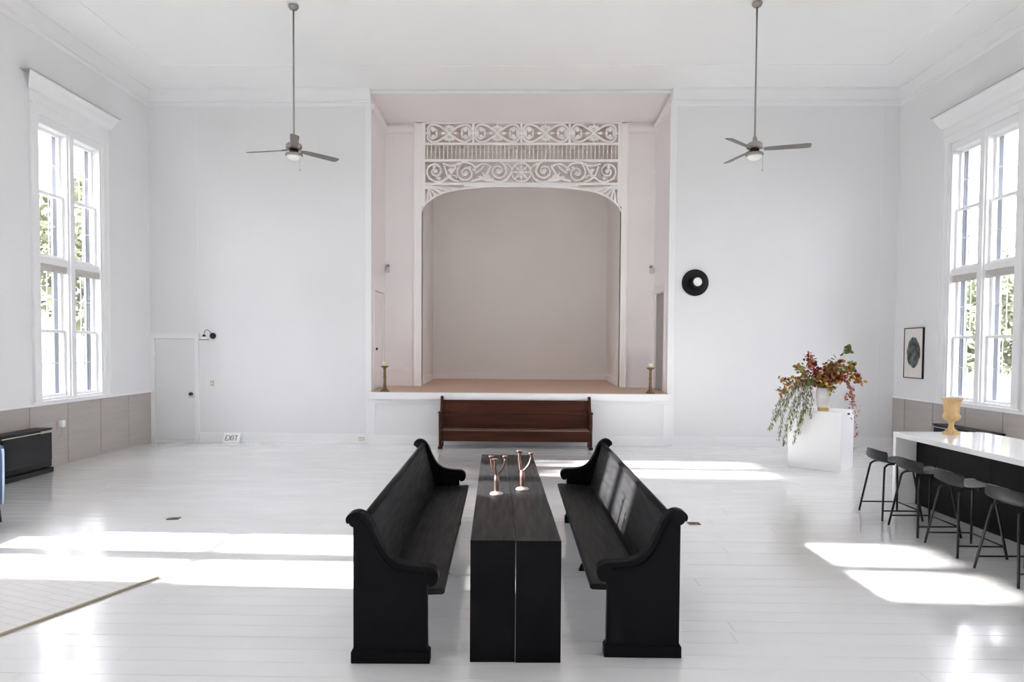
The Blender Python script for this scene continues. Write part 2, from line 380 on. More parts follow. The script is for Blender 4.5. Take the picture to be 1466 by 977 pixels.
struct(B('wall_stage_house', 'wall', None, (-5.2, 5.4, 18.0, 18.1, -0.7, 8), (-5.3, -5.2, YB+0.12, 18.1, -0.7, 8), (5.4, 5.5, YB+0.12, 18.1, -0.7, 8), (-5.3, 5.5, YB+0.12, 18.1, 7.9, 8), (-5.3, 5.5, YB+0.12, 18.1, -0.7, -0.65), (-5.3, AL-0.14, YB+0.1195, YB+0.16, -0.7, 8), (AR+0.14, 5.5, YB+0.1195, YB+0.16, -0.7, 8), (AL-0.14, AR+0.14, YB+0.1195, YB+0.16, -0.7, 0.90)), 'outer walls of the stage house')
# ------------------------------------------------------------------ windows (paired double-hung sashes, one unit above the other)
def sash(parent, y0, y1, z0, z1, x, name='sash'):
    fw = 0.045
    s = B(name, 'trim', parent, (x-0.02, x+0.02, y0, y0+fw, z0, z1), (x-0.02, x+0.02, y1-fw, y1, z0, z1), (x-0.02, x+0.02, y0+fw, y1-fw, z0, z0+fw), (x-0.02, x+0.02, y0+fw, y1-fw, z1-fw, z1), bevel=0.004, seg=1)
    ym, zm = (y0+y1)/2, (z0+z1)/2
    B('muntin', 'trim', s, (x-0.008, x+0.008, y0+fw, y1-fw, zm-0.007, zm+0.007))
    B('muntin', 'trim', s, (x-0.006, x+0.006, ym-0.005, ym+0.005, z0+fw, z1-fw))
    for a, b in ((y0+fw, ym), (ym, y1-fw)):
        for c, d in ((z0+fw, zm), (zm, z1-fw)):
            B('pane', 'glass', s, (x-0.002, x+0.002, a, b, c, d))
    return s
def window(name, s, yc, label):
    w = struct(thing(name, None, None, ((XL if s < 0 else XR), yc, 0), 0 if s < 0 else PI), label)
    fr = B('window_frame', 'trim', w, (-0.20, 0.0, -0.82, -0.755, 1.06, 5.46), (-0.20, 0.0, 0.755, 0.82, 1.06, 5.46), (-0.20, 0, -0.755, 0.755, 5.33, 5.46), (-0.20, 0, -0.755, 0.755, 1.06, 1.10),
           (-0.20, -0.02, -0.085, 0.085, 1.10, 5.33), (-0.19, -0.03, -0.755, 0.755, 3.20, 3.31), bevel=0.004, seg=1)
    B('mullion_face', 'trim', w, (-0.02, 0.012, -0.055, 0.055, 1.06, 5.46), bevel=0.006)
    B('outer_jamb', 'slate', w, (-0.30, -0.20, -0.80, -0.74, 1.06, 5.46), (-0.30, -0.20, 0.74, 0.80, 1.06, 5.46), (-0.30, -0.20, -0.09, 0.09, 1.06, 5.46), (-0.30, -0.20, -0.75, 0.75, 5.35, 5.46), (-0.30, -0.2, -0.75, 0.75, 3.19, 3.32))
    for a, b in ((-0.755, -0.085), (0.085, 0.755)):
        for lo, hi in ((1.10, 3.20), (3.31, 5.33)):
            m_ = (lo+hi)/2
            sash(w, a, b, lo, m_+0.02, -0.10); sash(w, a, b, m_-0.02, hi, -0.145)
            st_ = B('storm_sash', 'trim', w, (-0.262, -0.245, a+0.03, a+0.05, lo, hi), (-0.262, -0.245, b-0.05, b-0.03, lo, hi), (-0.258, -0.25, (a+b)/2-0.004, (a+b)/2+0.004, lo, hi), (-0.262, -0.245, a+0.03, b-0.03, m_-0.012, m_+0.012))
        B('gathered_blind', 'blind', w, *[(-0.075+0.006*(k % 2), -0.05+0.006*(k % 2), a+0.01, b-0.01, 3.085+0.018*k, 3.102+0.018*k) for k in range(7)])
    # casing, stool, hood
    B('casing', 'trim', w, (0, 0.03, -0.95, -0.82, 1.035, 5.62), (0, 0.03, 0.82, 0.95, 1.035, 5.62), (0, 0.045, -0.965, -0.94, 1.035, 5.62), (0, 0.045, 0.94, 0.965, 1.035, 5.62),
      (0, 0.03, -0.82, 0.82, 5.46, 5.62), (0, 0.02, -0.82, -0.79, 1.06, 5.46), (0, 0.02, 0.79, 0.82, 1.06, 5.46), bevel=0.005, seg=1)
    B('stool', 'trim', w, (-0.02, 0.05, -1.0, 1.0, 1.03, 1.062), bevel=0.006)
    B('frieze', 'trim', w, (0, 0.035, -0.97, 0.97, 5.62, 5.78), (0, 0.05, -0.98, 0.98, 5.60, 5.625), bevel=0.004, seg=1)
    bm = bmesh.new(); L = 0.98
    prof = [(0, 5.76), (0.045, 5.76), (0.055, 5.79), (0.085, 5.84), (0.12, 5.93), (0.145, 5.965), (0.15, 5.965), (0.15, 5.99), (0, 5.99)]
    A = [bm.verts.new((p, -(L+p), q)) for p, q in prof]; C_ = [bm.verts.new((p, L+p, q)) for p, q in prof]; n = len(prof)
    bm.faces.new(A); bm.faces.new(C_[::-1])
    for i in range(n): bm.faces.new((A[i], C_[i], C_[(i+1) % n], A[(i+1) % n]))
    bmesh.ops.recalc_face_normals(bm, faces=bm.faces[:])
    obj('hood', bm, 'trim', w)
    B('hood_cap', 'cord', w, (0, 0.165, -1.145, 1.145, 5.99, 6.0))
    return w
w1 = window('window_1', -1, WY[-1][0], 'tall paired window in the left wall beside the corner door')
w2 = window('window_2', 1, WY[1][0], 'tall paired window in the right wall beside the picture')
n = 3
for s, src in ((-1, w1), (1, w2)):
    for y in WY[s][1:]:
        w = dup(src, ((XL if s < 0 else XR), y, 0), 0 if s < 0 else PI); w.name = 'window_%d' % n; n += 1
        w['label'] = 'tall paired window further down the hall'

# ================================================================== FRETWORK SCREEN
fx0, fx1 = -2.0, 2.185; fy0, fy1 = Y2-0.012, Y2+0.012; fm = (fx0+fx1)/2
fret = thing('fretwork_screen', 'white pierced wooden fretwork screen with scrolls above the stage arch', 'fretwork', (fm, Y2, 5.44))
def FB(name, *bx):
    bm = bmesh.new()
    for b in bx: box(bm, b[0]-fm, b[1]-fm, fy0-0.006-Y2, fy1+0.006-Y2, b[2]-5.44, b[3]-5.44)
    return obj(name, bm, 'fret', fret)
FB('stile', (PL, fx0, 5.0, 6.79)); FB('stile', (fx1, PR, 5.0, 6.79))
FB('rail', (fx0, fx1, 6.785, 6.80)); FB('rail', (fx0, fx1, 6.325, 6.375)); FB('rail', (fx0, fx1, 5.965, 6.02)); FB('rail', (fx0, fx1, 5.465, 5.515))
PWX = (fx1-fx0)/4
for k in range(1, 4): FB('divider', (fx0+k*PWX-0.025, fx0+k*PWX+0.025, 6.375, 6.785))
bt = bmesh.new()
for k in range(70): box(bt, fx0-fm+0.012+k*0.06-0.008, fx0-fm+0.012+k*0.06+0.008, -0.025, 0.025, 0.528, 0.545) if k < 70 else None
obj('bead_row', bt, 'fret', fret)['kind'] = 'stuff'
def scroll_panel(cx, cz, hw, hh):
    bm = bmesh.new(); y0, y1 = -0.012, 0.012
    def R(pts, w): ribbon(bm, [(cx+p[0], cz+p[1]) for p in spline([(a, b, 0) for a, b in pts], 6)], w, y0, y1)
    def DISC(x, z, r, n=14):
        prism(bm, [(cx+x+r*math.cos(2*PI*i/n), cz+z+r*math.sin(2*PI*i/n)) for i in range(n)], y0+0.001, y1-0.001, 'y')
    for sx in (-1, 1):
        for sz in (-1, 1):
            f = lambda P: [(sx*a, sz*b) for a, b in P]
            R(f([(-0.13, -0.11), (0, 0.0), (0.10, 0.075), (0.22, 0.155), (0.33, 0.185), (0.42, 0.165), (0.475, 0.10), (0.46, 0.03), (0.42, 0.0)]), 0.036)
            R(f([(0.42, 0.02), (0.43, 0.07), (0.40, 0.115), (0.35, 0.12), (0.32, 0.085), (0.33, 0.05), (0.37, 0.045)]), 0.030)
            DISC(sx*0.365, sz*0.072, 0.034)
            R(f([(0.29, 0.0), (0.27, 0.05), (0.30, 0.10)]), 0.03)
            R(f([(0.02, 0.13), (0.06, 0.15), (0.10, 0.12), (0.07, 0.09), (0.0, 0.06)]), 0.024)
            DISC(sx*0.045, sz*0.115, 0.026)
        prism(bm, [(cx+sx*0.20-0.0, cz), (cx+sx*0.14, cz+0.035), (cx+sx*0.06, cz), (cx+sx*0.14, cz-0.035)], y0, y1, 'y')
        prism(bm, [(cx+sx*0.30, cz+0.015), (cx+sx*0.20, cz), (cx+sx*0.30, cz-0.015)], y0, y1, 'y')
        prism(bm, [(cx+sx*0.42, cz+0.03), (cx+sx*0.40, cz), (cx+sx*0.42, cz-0.03), (cx+sx*hw, cz-0.03), (cx+sx*hw, cz+0.03)], y0, y1, 'y')
    for sz in (-1, 1):
        prism(bm, [(cx, cz+sz*hh), (cx+0.028, cz+sz*0.15), (cx, cz+sz*0.06), (cx-0.028, cz+sz*0.15)], y0-0.002, y1+0.002, 'y')
    DISC(0, 0, 0.045)
    return obj('scroll_panel', bm, 'fret', fret)
for k in range(4): scroll_panel(fx0-fm+(k+0.5)*PWX, 6.58-5.44, PWX/2-0.01, 0.205)
nsp = 47
bm = bmesh.new(); lathe(bm, [(0.009, 0), (0.009, 0.10), (0.012, 0.14), (0.022, 0.165), (0.012, 0.19), (0.010, 0.22), (0.009, 0.305)], n=8)
sp0 = obj('spindle', bm, 'fret', fret, loc=(fx0-fm+(fx1-fx0)/nsp*0.5, 0, 6.02-5.44))
for k in range(1, nsp):
    c = sp0.copy(); COL.objects.link(c); c.parent = fret; c.location = (fx0-fm+(fx1-fx0)/nsp*(k+0.5), 0, 6.02-5.44)
# scroll frieze: centre wheel, three mirrored scrolls each side
cz = 5.74-5.44
def frieze_piece(name, items):
    bm = bmesh.new(); y0, y1 = -0.013, 0.013
    for it in items:
        if it[0] == 'r':
            ribbon(bm, [(p[0], cz+p[1]) for p in spline([(a, b, 0) for a, b in it[1]], 6)], it[2], y0, y1)
        elif it[0] == 'd':
            x, z, r = it[1]; prism(bm, [(x+r*math.cos(2*PI*i/14), cz+z+r*math.sin(2*PI*i/14)) for i in range(14)], y0+0.001, y1-0.001, 'y')
        elif it[0] == 'p': prism(bm, [(x, cz+z) for x, z in it[1]], y0, y1, 'y')
    return obj(name, bm, 'fret', fret)
circ = lambda cx, cz_, r, a0=0, a1=2*PI, n=18, r1=None: [(cx+(r+((r1 or r)-r)*i/n)*math.cos(a0+(a1-a0)*i/n), cz_+(r+((r1 or r)-r)*i/n)*math.sin(a0+(a1-a0)*i/n)) for i in range(n+1)]
frieze_piece('wheel', [('r', circ(0, 0, 0.205), 0.032), ('d', (0, 0, 0.05))] + [x for k in range(8) for x in (('r', [(0.03*math.cos(k*PI/4), 0.03*math.sin(k*PI/4)), (0.2*math.cos(k*PI/4), 0.2*math.sin(k*PI/4))], 0.022), ('d', (0.105*math.cos(k*PI/4), 0.105*math.sin(k*PI/4), 0.028)))])
for s in (-1, 1):
    F = lambda P: [(s*a, b) for a, b in P]
    D = lambda x, z, r: ('d', (s*x, z, r))
    frieze_piece('scroll', [('r', F(circ(0.50, 0.03, 0.20, PI*0.55, PI*3.6, 40, 0.04)), 0.034), D(0.50, 0.03, 0.045), D(0.33, -0.17, 0.035), D(0.62, -0.16, 0.032),
        ('r', F([(0.22, 0.0), (0.27, -0.10), (0.36, -0.19), (0.50, -0.21), (0.64, -0.18), (0.78, -0.10), (0.84, 0.0)]), 0.034),
        ('r', F([(0.20, 0.06), (0.26, 0.14), (0.34, 0.19)]), 0.03), ('r', F([(0.42, 0.20), (0.36, 0.13), (0.33, 0.02)]), 0.026)])
    frieze_piece('scroll', [('r', F(circ(1.21, -0.015, 0.20, PI*0.3, -PI*2.6, 40, 0.04)), 0.034), D(1.21, -0.02, 0.045),
        ('r', F([(0.66, 0.12), (0.74, 0.17), (0.86, 0.18), (0.98, 0.11), (1.06, 0.04)]), 0.034), ('r', F([(0.66, 0.14), (0.72, 0.02), (0.80, -0.10), (0.92, -0.15), (1.06, -0.19)]), 0.045),
        ('p', F([(0.70, -0.05), (0.80, -0.09), (0.96, -0.08), (0.86, -0.16), (0.74, -0.20), (0.62, -0.21)])), ('r', F([(0.80, 0.14), (0.90, 0.04), (1.0, -0.02)]), 0.03),
        ('r', F([(1.0, 0.02), (1.02, 0.12), (1.14, 0.20), (1.30, 0.205), (1.42, 0.17)]), 0.036), D(1.05, -0.19, 0.03), D(1.12, 0.10, 0.035)])
    frieze_piece('leaf_scroll', [('r', F([(1.30, 0.19), (1.45, 0.14), (1.60, 0.15), (1.72, 0.19)]), 0.036), ('r', F([(1.42, 0.13), (1.48, 0.02), (1.56, -0.08), (1.66, -0.16)]), 0.036),
        ('r', F([(1.68, 0.14), (1.64, 0.02), (1.60, -0.08), (1.48, -0.17), (1.36, -0.20)]), 0.036), ('p', F([(1.46, 0.05), (1.53, 0.085), (1.60, 0.05), (1.53, -0.03)])),
        ('r', F([(1.40, -0.12), (1.46, -0.07), (1.54, -0.09)]), 0.03), D(1.57, -0.09, 0.04)])
    frieze_piece('scroll', [('r', F(circ(1.875, 0.02, 0.195, -PI*0.4, PI*2.4, 40, 0.05)), 0.034), D(1.87, 0.02, 0.04), D(1.80, -0.13, 0.04), D(1.90, 0.12, 0.035), ('r', F([(1.66, -0.17), (1.78, -0.21), (1.90, -0.19), (2.02, -0.12)]), 0.036)])
# arch rim and fan brackets
arch = [(-2.07, -0.55), (-2.045, -0.47), (-1.99, -0.39), (-1.88, -0.29), (-1.72, -0.19), (-1.50, -0.11), (-1.20, -0.055), (-0.80, -0.022), (-0.4, -0.006), (0, 0)]
top = [(a, b+0.44-0.44) for a, b in arch]
bm = bmesh.new(); pts = arch + [(-a, b) for a, b in arch[-2::-1]]
sc = (PR-PL)/2/2.07
ribbon(bm, [(p[0]*sc, p[1]+0.0) for p in spline([(a, b, 0) for a, b in pts], 5)], 0.035, -0.02, 0.02)
obj('arch_rim', bm, 'fret', fret)
FB('arch_head', (-1.15, 1.33, 5.428, 5.468))
for s in (-1, 1):
    for k, (ex, ez) in enumerate([(1.32, -0.055), (1.50, -0.10), (1.66, -0.15), (1.78, -0.21), (1.88, -0.27), (1.96, -0.34)]):
        bm = bmesh.new(); ox, oz = 1.93, 0.0
        ribbon(bm, [(s*(ox+(ex-ox)*t)*1.045, oz+(ez-oz)*t) for t in (0, 1)], [0.02, 0.055 if k else 0.03], -0.01, 0.01)
        obj('fan_slat', bm, 'fret', fret)
    bm = bmesh.new(); prism(bm, [(s*(1.95+0.09*math.cos(a*PI/10))*1.045, 0.015-0.09*math.sin(a*PI/10)) for a in range(11)], -0.012, 0.012, 'y'); obj('fan_hub', bm, 'fret', fret)

# ================================================================== CEILING FANS
def fan(loc, base, label):
    f = thing('ceiling_fan', label, 'ceiling fan', loc, 0, 'ceiling fans')
    bm = bmesh.new(); lathe(bm, [(0.055, 0), (0.075, -0.012), (0.075, -0.03), (0.055, -0.062), (0.02, -0.075)]); obj('canopy', bm, 'nickel', f)
    bm = bmesh.new(); lathe(bm, [(0.013, -0.06), (0.013, -1.96)], n=12); obj('down_rod', bm, 'nickel', f)
    bm = bmesh.new(); lathe(bm, [(0.02, -1.93), (0.03, -1.96), (0.035, -2.0), (0.09, -2.03), (0.115, -2.05), (0.118, -2.10), (0.09, -2.12)]); obj('motor_housing', bm, 'nickel', f)
    bm = bmesh.new(); lathe(bm, [(0.065, -2.12), (0.065, -2.17)]); obj('rotor', bm, 'blackmetal', f)
    bm = bmesh.new(); lathe(bm, [(0.07, -2.165), (0.122, -2.18), (0.13, -2.205), (0.12, -2.215)]); obj('light_fitting', bm, 'nickel', f)
    bm = bmesh.new(); lathe(bm, [(0.112, -2.213), (0.108, -2.245), (0.085, -2.27), (0.045, -2.287), (0.003, -2.292)]); obj('light_bowl', bm, 'opal', f)
    bm = bmesh.new(); tube(bm, [(0.10, -0.05, -2.19), (0.102, -0.05, -2.42)], 0.002, 6); lathe(bm, [(0.001, 0), (0.006, -0.01), (0.006, -0.03), (0.001, -0.035)], (0.102, -0.05, -2.42), 8); obj('pull_chain', bm, 'nickel', f)
    for k in range(3):
        a = base + k*2*PI/3
        bm = bmesh.new()
        prof = [(0.13, 0.035), (0.20, 0.05), (0.30, 0.056), (0.72, 0.064), (0.755, 0.055), (0.765, 0.03)]
        pts = [(x, y) for x, y in prof] + [(x, -y) for x, y in reversed(prof)]
        prism(bm, pts, -0.004, 0.004, 'z')
        bmesh.ops.rotate(bm, verts=bm.verts, cent=(0, 0, 0), matrix=Matrix.Rotation(-0.22, 3, 'X'))
        b = obj('blade', bm, 'blade', f, loc=(0, 0, -2.125), rot=(0, 0, a))
        bm = bmesh.new(); box(bm, 0.06, 0.19, -0.02, 0.02, 0.004, 0.012); obj('blade_bracket', bm, 'nickel', b)
    return f
fan((-3.325, 10.15, HC), math.radians(-71), 'brushed nickel three-blade ceiling fan on a long rod, left of the stage')
fan((3.485, 10.12, HC), math.radians(-16), 'brushed nickel three-blade ceiling fan on a long rod, right of the stage')

# ================================================================== PEWS
def catm(pts, k=5): return [(p[0], p[1]) for p in spline([(a, b, 0) for a, b in pts], k)]
TOPC = [(-0.022, 0.868), (-0.028, 0.893), (-0.008, 0.915), (0.03, 0.922), (0.07, 0.902), (0.103, 0.858), (0.13, 0.79), (0.16, 0.727), (0.20, 0.665), (0.253, 0.622), (0.315, 0.60), (0.398, 0.589), (0.465, 0.585), (0.497, 0.568), (0.507, 0.535), (0.493, 0.502), (0.462, 0.494)]
def pew_end(parent, s, y0, th=0.055):
    """bench end panel; u runs from the outer (back) side towards the seat side"""
    edge = catm(TOPC, 4)
    ins = [(p[0], p[1]-0.02) for p in edge if 0.0 <= p[0] <= 0.455 and p[1] > 0.5]
    ins = [q for i, q in enumerate(ins) if i == 0 or q[0] > ins[i-1][0]+1e-4]
    out = [(0.0, 0.07)] + [(0.0, 0.87)] + ins + [(0.455, 0.07)]
    bm = bmesh.new(); prism(bm, [(s*a, b) for a, b in out], y0, y0+th, 'y')
    e = obj('end_panel', bm, 'black', parent)
    bm = bmesh.new(); ribbon(bm, [(s*a, b) for a, b in edge], [0.030]*len(edge), y0-0.014, y0+th+0.014)
    obj('rolled_cap', bm, 'black', e, 0.009, 3)
    bm = bmesh.new(); ribbon(bm, [(s*(a-0.012), b-0.035) for a, b in edge if 0.03 < a < 0.44], 0.012, y0-0.006, y0+th+0.006); obj('cap_bead', bm, 'black', e, 0.003)
    for u, z, r in ((0.014, 0.882, 0.041), (0.462, 0.535, 0.043)):
        bm = bmesh.new(); lathe(bm, [(r, y0-0.016), (r, y0+th+0.016)], (s*u, 0, z), 20, ax='y'); lathe(bm, [(0.018, y0-0.022), (0.018, y0-0.01)], (s*u, 0, z), 16, ax='y'); obj('rosette', bm, 'black', e)
    bm = bmesh.new(); a, b = sorted((s*-0.014, s*0.470)); box(bm, a, b, y0-0.014, y0+th+0.014, 0, 0.072); a, b = sorted((s*-0.007, s*0.463)); box(bm, a, b, y0-0.007, y0+th+0.007, 0.072, 0.084)
    obj('plinth', bm, 'black', e, 0.004)
def pew(s, loc, rz, L, label):
    p = thing('church_pew', label, 'pew', loc, rz, 'black church pews')
    pew_end(p, s, 0.0); pew_end(p, s, L-0.055)
    seat = [(0.17, 0.395), (0.17, 0.42), (0.50, 0.442), (0.545, 0.442), (0.555, 0.43), (0.555, 0.415), (0.54, 0.405)]
    bm = bmesh.new(); prism(bm, [(s*a, b) for a, b in seat], 0.056, L-0.056, 'y'); obj('seat', bm, 'blackwornlit', p, 0.004)
    back = [(0.168, 0.42), (0.195, 0.42), (0.075, 0.885), (0.055, 0.895), (0.045, 0.885)]
    bm = bmesh.new(); prism(bm, [(s*a, b) for a, b in back], 0.056, L-0.056, 'y'); obj('backrest', bm, 'blackwornlit', p, 0.003)
    bm = bmesh.new(); prism(bm, [(s*a, b) for a, b in [(0.035, 0.872), (0.085, 0.872), (0.088, 0.893), (0.06, 0.905), (0.038, 0.895)]], 0.056, L-0.056, 'y'); obj('top_rail', bm, 'black', p, 0.004)
    bm = bmesh.new(); prism(bm, [(s*a, b) for a, b in [(0.12, 0.0), (0.47, 0.0), (0.45, 0.05), (0.42, 0.08), (0.42, 0.395), (0.17, 0.395), (0.14, 0.08)]], L/2-0.02, L/2+0.02, 'y'); obj('middle_support', bm, 'black', p, 0.003)
    return p
pew(1, (-0.985, 4.09, 0), 0.022, 3.27, 'long black wooden pew with scrolled ends, left of the black tables')
pew(-1, (1.037, 4.225, 0), 0.004, 3.29, 'long black wooden pew with scrolled ends, right of the black tables')

# ================================================================== NARROW TABLES
def ntable(x, label):
    t = thing('narrow_table', label, 'table', (x, 4.12, 0), 0.029, 'narrow black tables pushed together')
    W_, L = 0.278, 3.31
    B('table_top', 'blackwornlit', t, (0, W_, 0.008, L-0.008, 0.712, 0.757), bevel=0.002)
    B('end_panel', 'black', t, (0, W_, 0, 0.045, 0, 0.712), (0, W_, 0, 0.008, 0.712, 0.757), bevel=0.0008); B('end_panel', 'black', t, (0, W_, L-0.045, L, 0, 0.712), (0, W_, L-0.008, L, 0.712, 0.757), bevel=0.0008)
    return t
ntable(-0.271, 'narrow black table with full-height ends, the left one of the pushed-together pair')
ntable(0.0105, 'narrow black table with full-height ends, the right one of the pushed-together pair')

def candelabrum(loc, rz, arms, label, hh):
    c = thing('candlestick', label, 'candlestick', loc, rz, 'three-armed copper candlesticks')
    bm = bmesh.new(); lathe(bm, [(0.052, 0), (0.055, 0.006), (0.048, 0.014), (0.02, 0.020), (0.016, 0.026)]); obj('base', bm, 'chalk', c)
    bm = bmesh.new(); lathe(bm, [(0.015, 0.018), (0.019, 0.05), (0.0205, 0.10), (0.018, hh)]); obj('stem', bm, 'copper', c)
    for a, r, h in arms:
        bm = bmesh.new(); d = Vector((math.cos(a), math.sin(a), 0))
        P = spline([tuple(Vector((0, 0, hh-0.01))), tuple(d*0.018+Vector((0, 0, hh+0.002))), tuple(d*(r*0.75)+Vector((0, 0, hh+0.045))), tuple(d*r+Vector((0, 0, hh+0.10))), tuple(d*(r*1.02)+Vector((0, 0, h)))], 5)
        tube(bm, P, [0.0085]*(len(P)-4)+[0.0075]*4, 10); o = obj('arm', bm, 'copper', c)
        bm = bmesh.new(); q = d*(r*1.02); lathe(bm, [(0.008, h-0.02), (0.021, h-0.004), (0.022, h), (0.019, h+0.001)], (q.x, q.y, 0), 14); obj('candle_cup', bm, 'copper', o)
candelabrum((-0.147, 5.43, 0.757), 0, ((PI, 0.044, 0.31), (-PI/2-0.3, 0.045, 0.295), (0.15, 0.066, 0.31)), 'pinkish copper three-armed candlestick nearest the camera on the left table', 0.165)
candelabrum((0.062, 5.62, 0.757), 0, ((PI-0.3, 0.030, 0.325), (-0.1, 0.07, 0.31), (PI/2+0.5, 0.045, 0.315)), 'pinkish copper three-armed candlestick on the right table, the farther of the two', 0.165)

# ================================================================== BROWN PEW BY THE STAGE
oak = thing('church_pew', 'dark brown wooden pew standing against the white stage front', 'pew', (0.0, 12.765, 0)); oak.scale = (1, 0.90, 1)
OT = [(0.0, 0.0), (0.02, 0.03), (0.02, 0.30), (-0.015, 0.45), (-0.01, 0.55), (0.0, 0.66), (0.03, 0.70), (0.12, 0.68), (0.24, 0.70), (0.31, 0.76), (0.34, 0.85), (0.36, 0.94), (0.40, 0.985), (0.44, 0.96), (0.46, 0.90), (0.44, 0.4), (0.44, 0.0), (0.36, 0.0), (0.34, 0.10), (0.12, 0.10), (0.10, 0.0)]
for x in (-1.45, 1.40):
    bm = bmesh.new(); prism(bm, [(a, b) for a, b in OT], x, x+0.055, 'x'); e = obj('end_panel', bm, 'walnut', oak, 0.006)
    B('arm_cap', 'walnut', e, (x-0.012, x+0.067, -0.03, 0.22, 0.675, 0.705), bevel=0.01)
    B('foot', 'walnut', e, (x-0.012, x+0.067, -0.015, 0.10, 0, 0.05), bevel=0.008)
bm = bmesh.new(); prism(bm, [(-0.01, 0.345), (-0.01, 0.37), (0.36, 0.35), (0.36, 0.325)], -1.395, 1.40, 'x'); obj('seat', bm, 'walnutlight', oak, 0.004)
bm = bmesh.new(); prism(bm, [(0.335, 0.36), (0.36, 0.36), (0.385, 0.645), (0.36, 0.645)], -1.395, 1.40, 'x'); obj('back_board', bm, 'walnut', oak, 0.003)
bm = bmesh.new(); prism(bm, [(0.352, 0.648), (0.377, 0.648), (0.42, 0.905), (0.395, 0.905)], -1.395, 1.40, 'x'); obj('back_board', bm, 'walnut', oak, 0.004)
B('seat_apron', 'walnut', oak, (-1.395, 1.40, 0.03, 0.055, 0.145, 0.345), bevel=0.003)

# ================================================================== STAGE CANDLESTICKS
def scs(x, label):
    c = thing('brass_candlestick', label, 'candlestick', (x, 13.42, SX(13.42)), 0, 'brass candlesticks on the stage')
    bm = bmesh.new(); lathe(bm, [(0.095, 0), (0.095, 0.015), (0.07, 0.03), (0.055, 0.055), (0.035, 0.08), (0.028, 0.10)], n=8, smooth=False); obj('foot', bm, 'brass', c)
    bm = bmesh.new(); lathe(bm, [(0.028, 0.10), (0.036, 0.12), (0.030, 0.14), (0.027, 0.27), (0.034, 0.29), (0.027, 0.31), (0.025, 0.44), (0.036, 0.465), (0.03, 0.48)], n=16); obj('column', bm, 'brass', c)
    bm = bmesh.new(); lathe(bm, [(0.03, 0.475), (0.075, 0.495), (0.08, 0.505), (0.075, 0.51), (0.03, 0.508)]); obj('drip_pan', bm, 'brass', c)
    k = thing('candle', 'short cream candle on the %s brass candlestick' % ('left' if x < 0 else 'right'), 'candle', (x, 13.42, SX(13.42)+0.509), 0, 'cream candles on the stage')
    bm = bmesh.new(); lathe(bm, [(0.034, 0), (0.035, 0.085), (0.028, 0.092), (0.004, 0.086)], n=18); obj('wax', bm, 'wax', k)
    bm = bmesh.new(); lathe(bm, [(0.002, 0.084), (0.0015, 0.11)], n=6); obj('wick', bm, 'blackmetal', k)
scs(-2.60, 'brass column candlestick on the left end of the stage edge'); scs(2.66, 'brass column candlestick on the right end of the stage edge')

# sconces beside the arch
for x, lb in ((-2.81, 'small clear glass wall sconce on the left side of the stage alcove'), (2.93, 'small clear glass wall sconce on the right side of the stage alcove')):
    s = thing('wall_sconce', lb, 'wall lamp', (x, Y2, 3.66), 0, 'small sconces in the stage alcove')
    bm = bmesh.new(); lathe(bm, [(0.035, 0), (0.035, -0.012), (0.015, -0.018)], (0, 0, 0.04), 16, ax='y'); obj('wall_plate', bm, 'nickel', s)
    bm = bmesh.new(); tube(bm, spline([(0, -0.01, 0.04), (0, -0.06, 0.06), (0, -0.11, 0.03), (0, -0.11, 0.0)], 5), 0.007, 8); obj('arm', bm, 'nickel', s)
    bm = bmesh.new(); lathe(bm, [(0.02, 0.01), (0.045, -0.01), (0.055, -0.06), (0.05, -0.10), (0.03, -0.12)], (0, -0.11, 0), 18, caps=False); obj('glass_shade', bm, 'smoke', s)

# ================================================================== ROUND WALL LAMP AND BARN SCONCE
c = thing('round_wall_lamp', 'black dished round wall lamp with pale centre disc, right of the stage', 'wall lamp', (3.517, YB, 3.223))
bm = bmesh.new(); lathe(bm, [(0.262, 0), (0.262, -0.022), (0.25, -0.03), (0.15, -0.018), (0.10, -0.018)], n=48, ax='y'); obj('dish', bm, 'blackgloss', c)
bm = bmesh.new(); lathe(bm, [(0.115, -0.018), (0.108, -0.19), (0.10, -0.20)], n=36, ax='y'); obj('drum', bm, 'blackgloss', c)
bm = bmesh.new(); lathe(bm, [(0.085, -0.198), (0.083, -0.207), (0.003, -0.209)], n=32, ax='y'); obj('centre_disc', bm, 'white', c)
s = thing('barn_wall_lamp', 'small dark gooseneck wall lamp with white shade above the door side', 'wall lamp', (-6.052, YB, 2.126))
bm = bmesh.new(); lathe(bm, [(0.062, 0), (0.062, -0.018), (0.045, -0.03), (0.01, -0.034)], n=20, ax='y'); obj('wall_plate', bm, 'darkbronze', s)
bm = bmesh.new(); tube(bm, spline([(0, -0.02, 0), (-0.02, -0.07, 0.07), (-0.05, -0.13, 0.115), (-0.08, -0.18, 0.09), (-0.09, -0.20, 0.02), (-0.09, -0.20, 0.0)], 5), 0.006, 8); obj('gooseneck', bm, 'darkbronze', s)
bm = bmesh.new(); lathe(bm, [(0.022, 0.02), (0.03, 0.0), (0.032, -0.02)], (-0.09, -0.20, 0), 16); obj('lamp_holder', bm, 'darkbronze', s)
bm = bmesh.new(); lathe(bm, [(0.03, -0.018), (0.05, -0.03), (0.09, -0.075), (0.088, -0.078), (0.05, -0.04), (0.028, -0.025)], (-0.09, -0.20, 0), 24, caps=False); obj('lamp_shade', bm, 'opal', s)
bm = bmesh.new(); lathe(bm, [(0.090, -0.074), (0.094, -0.078), (0.094, -0.086), (0.088, -0.086)], (-0.09, -0.20, 0), 24); obj('shade_rim', bm, 'darkbronze', s)

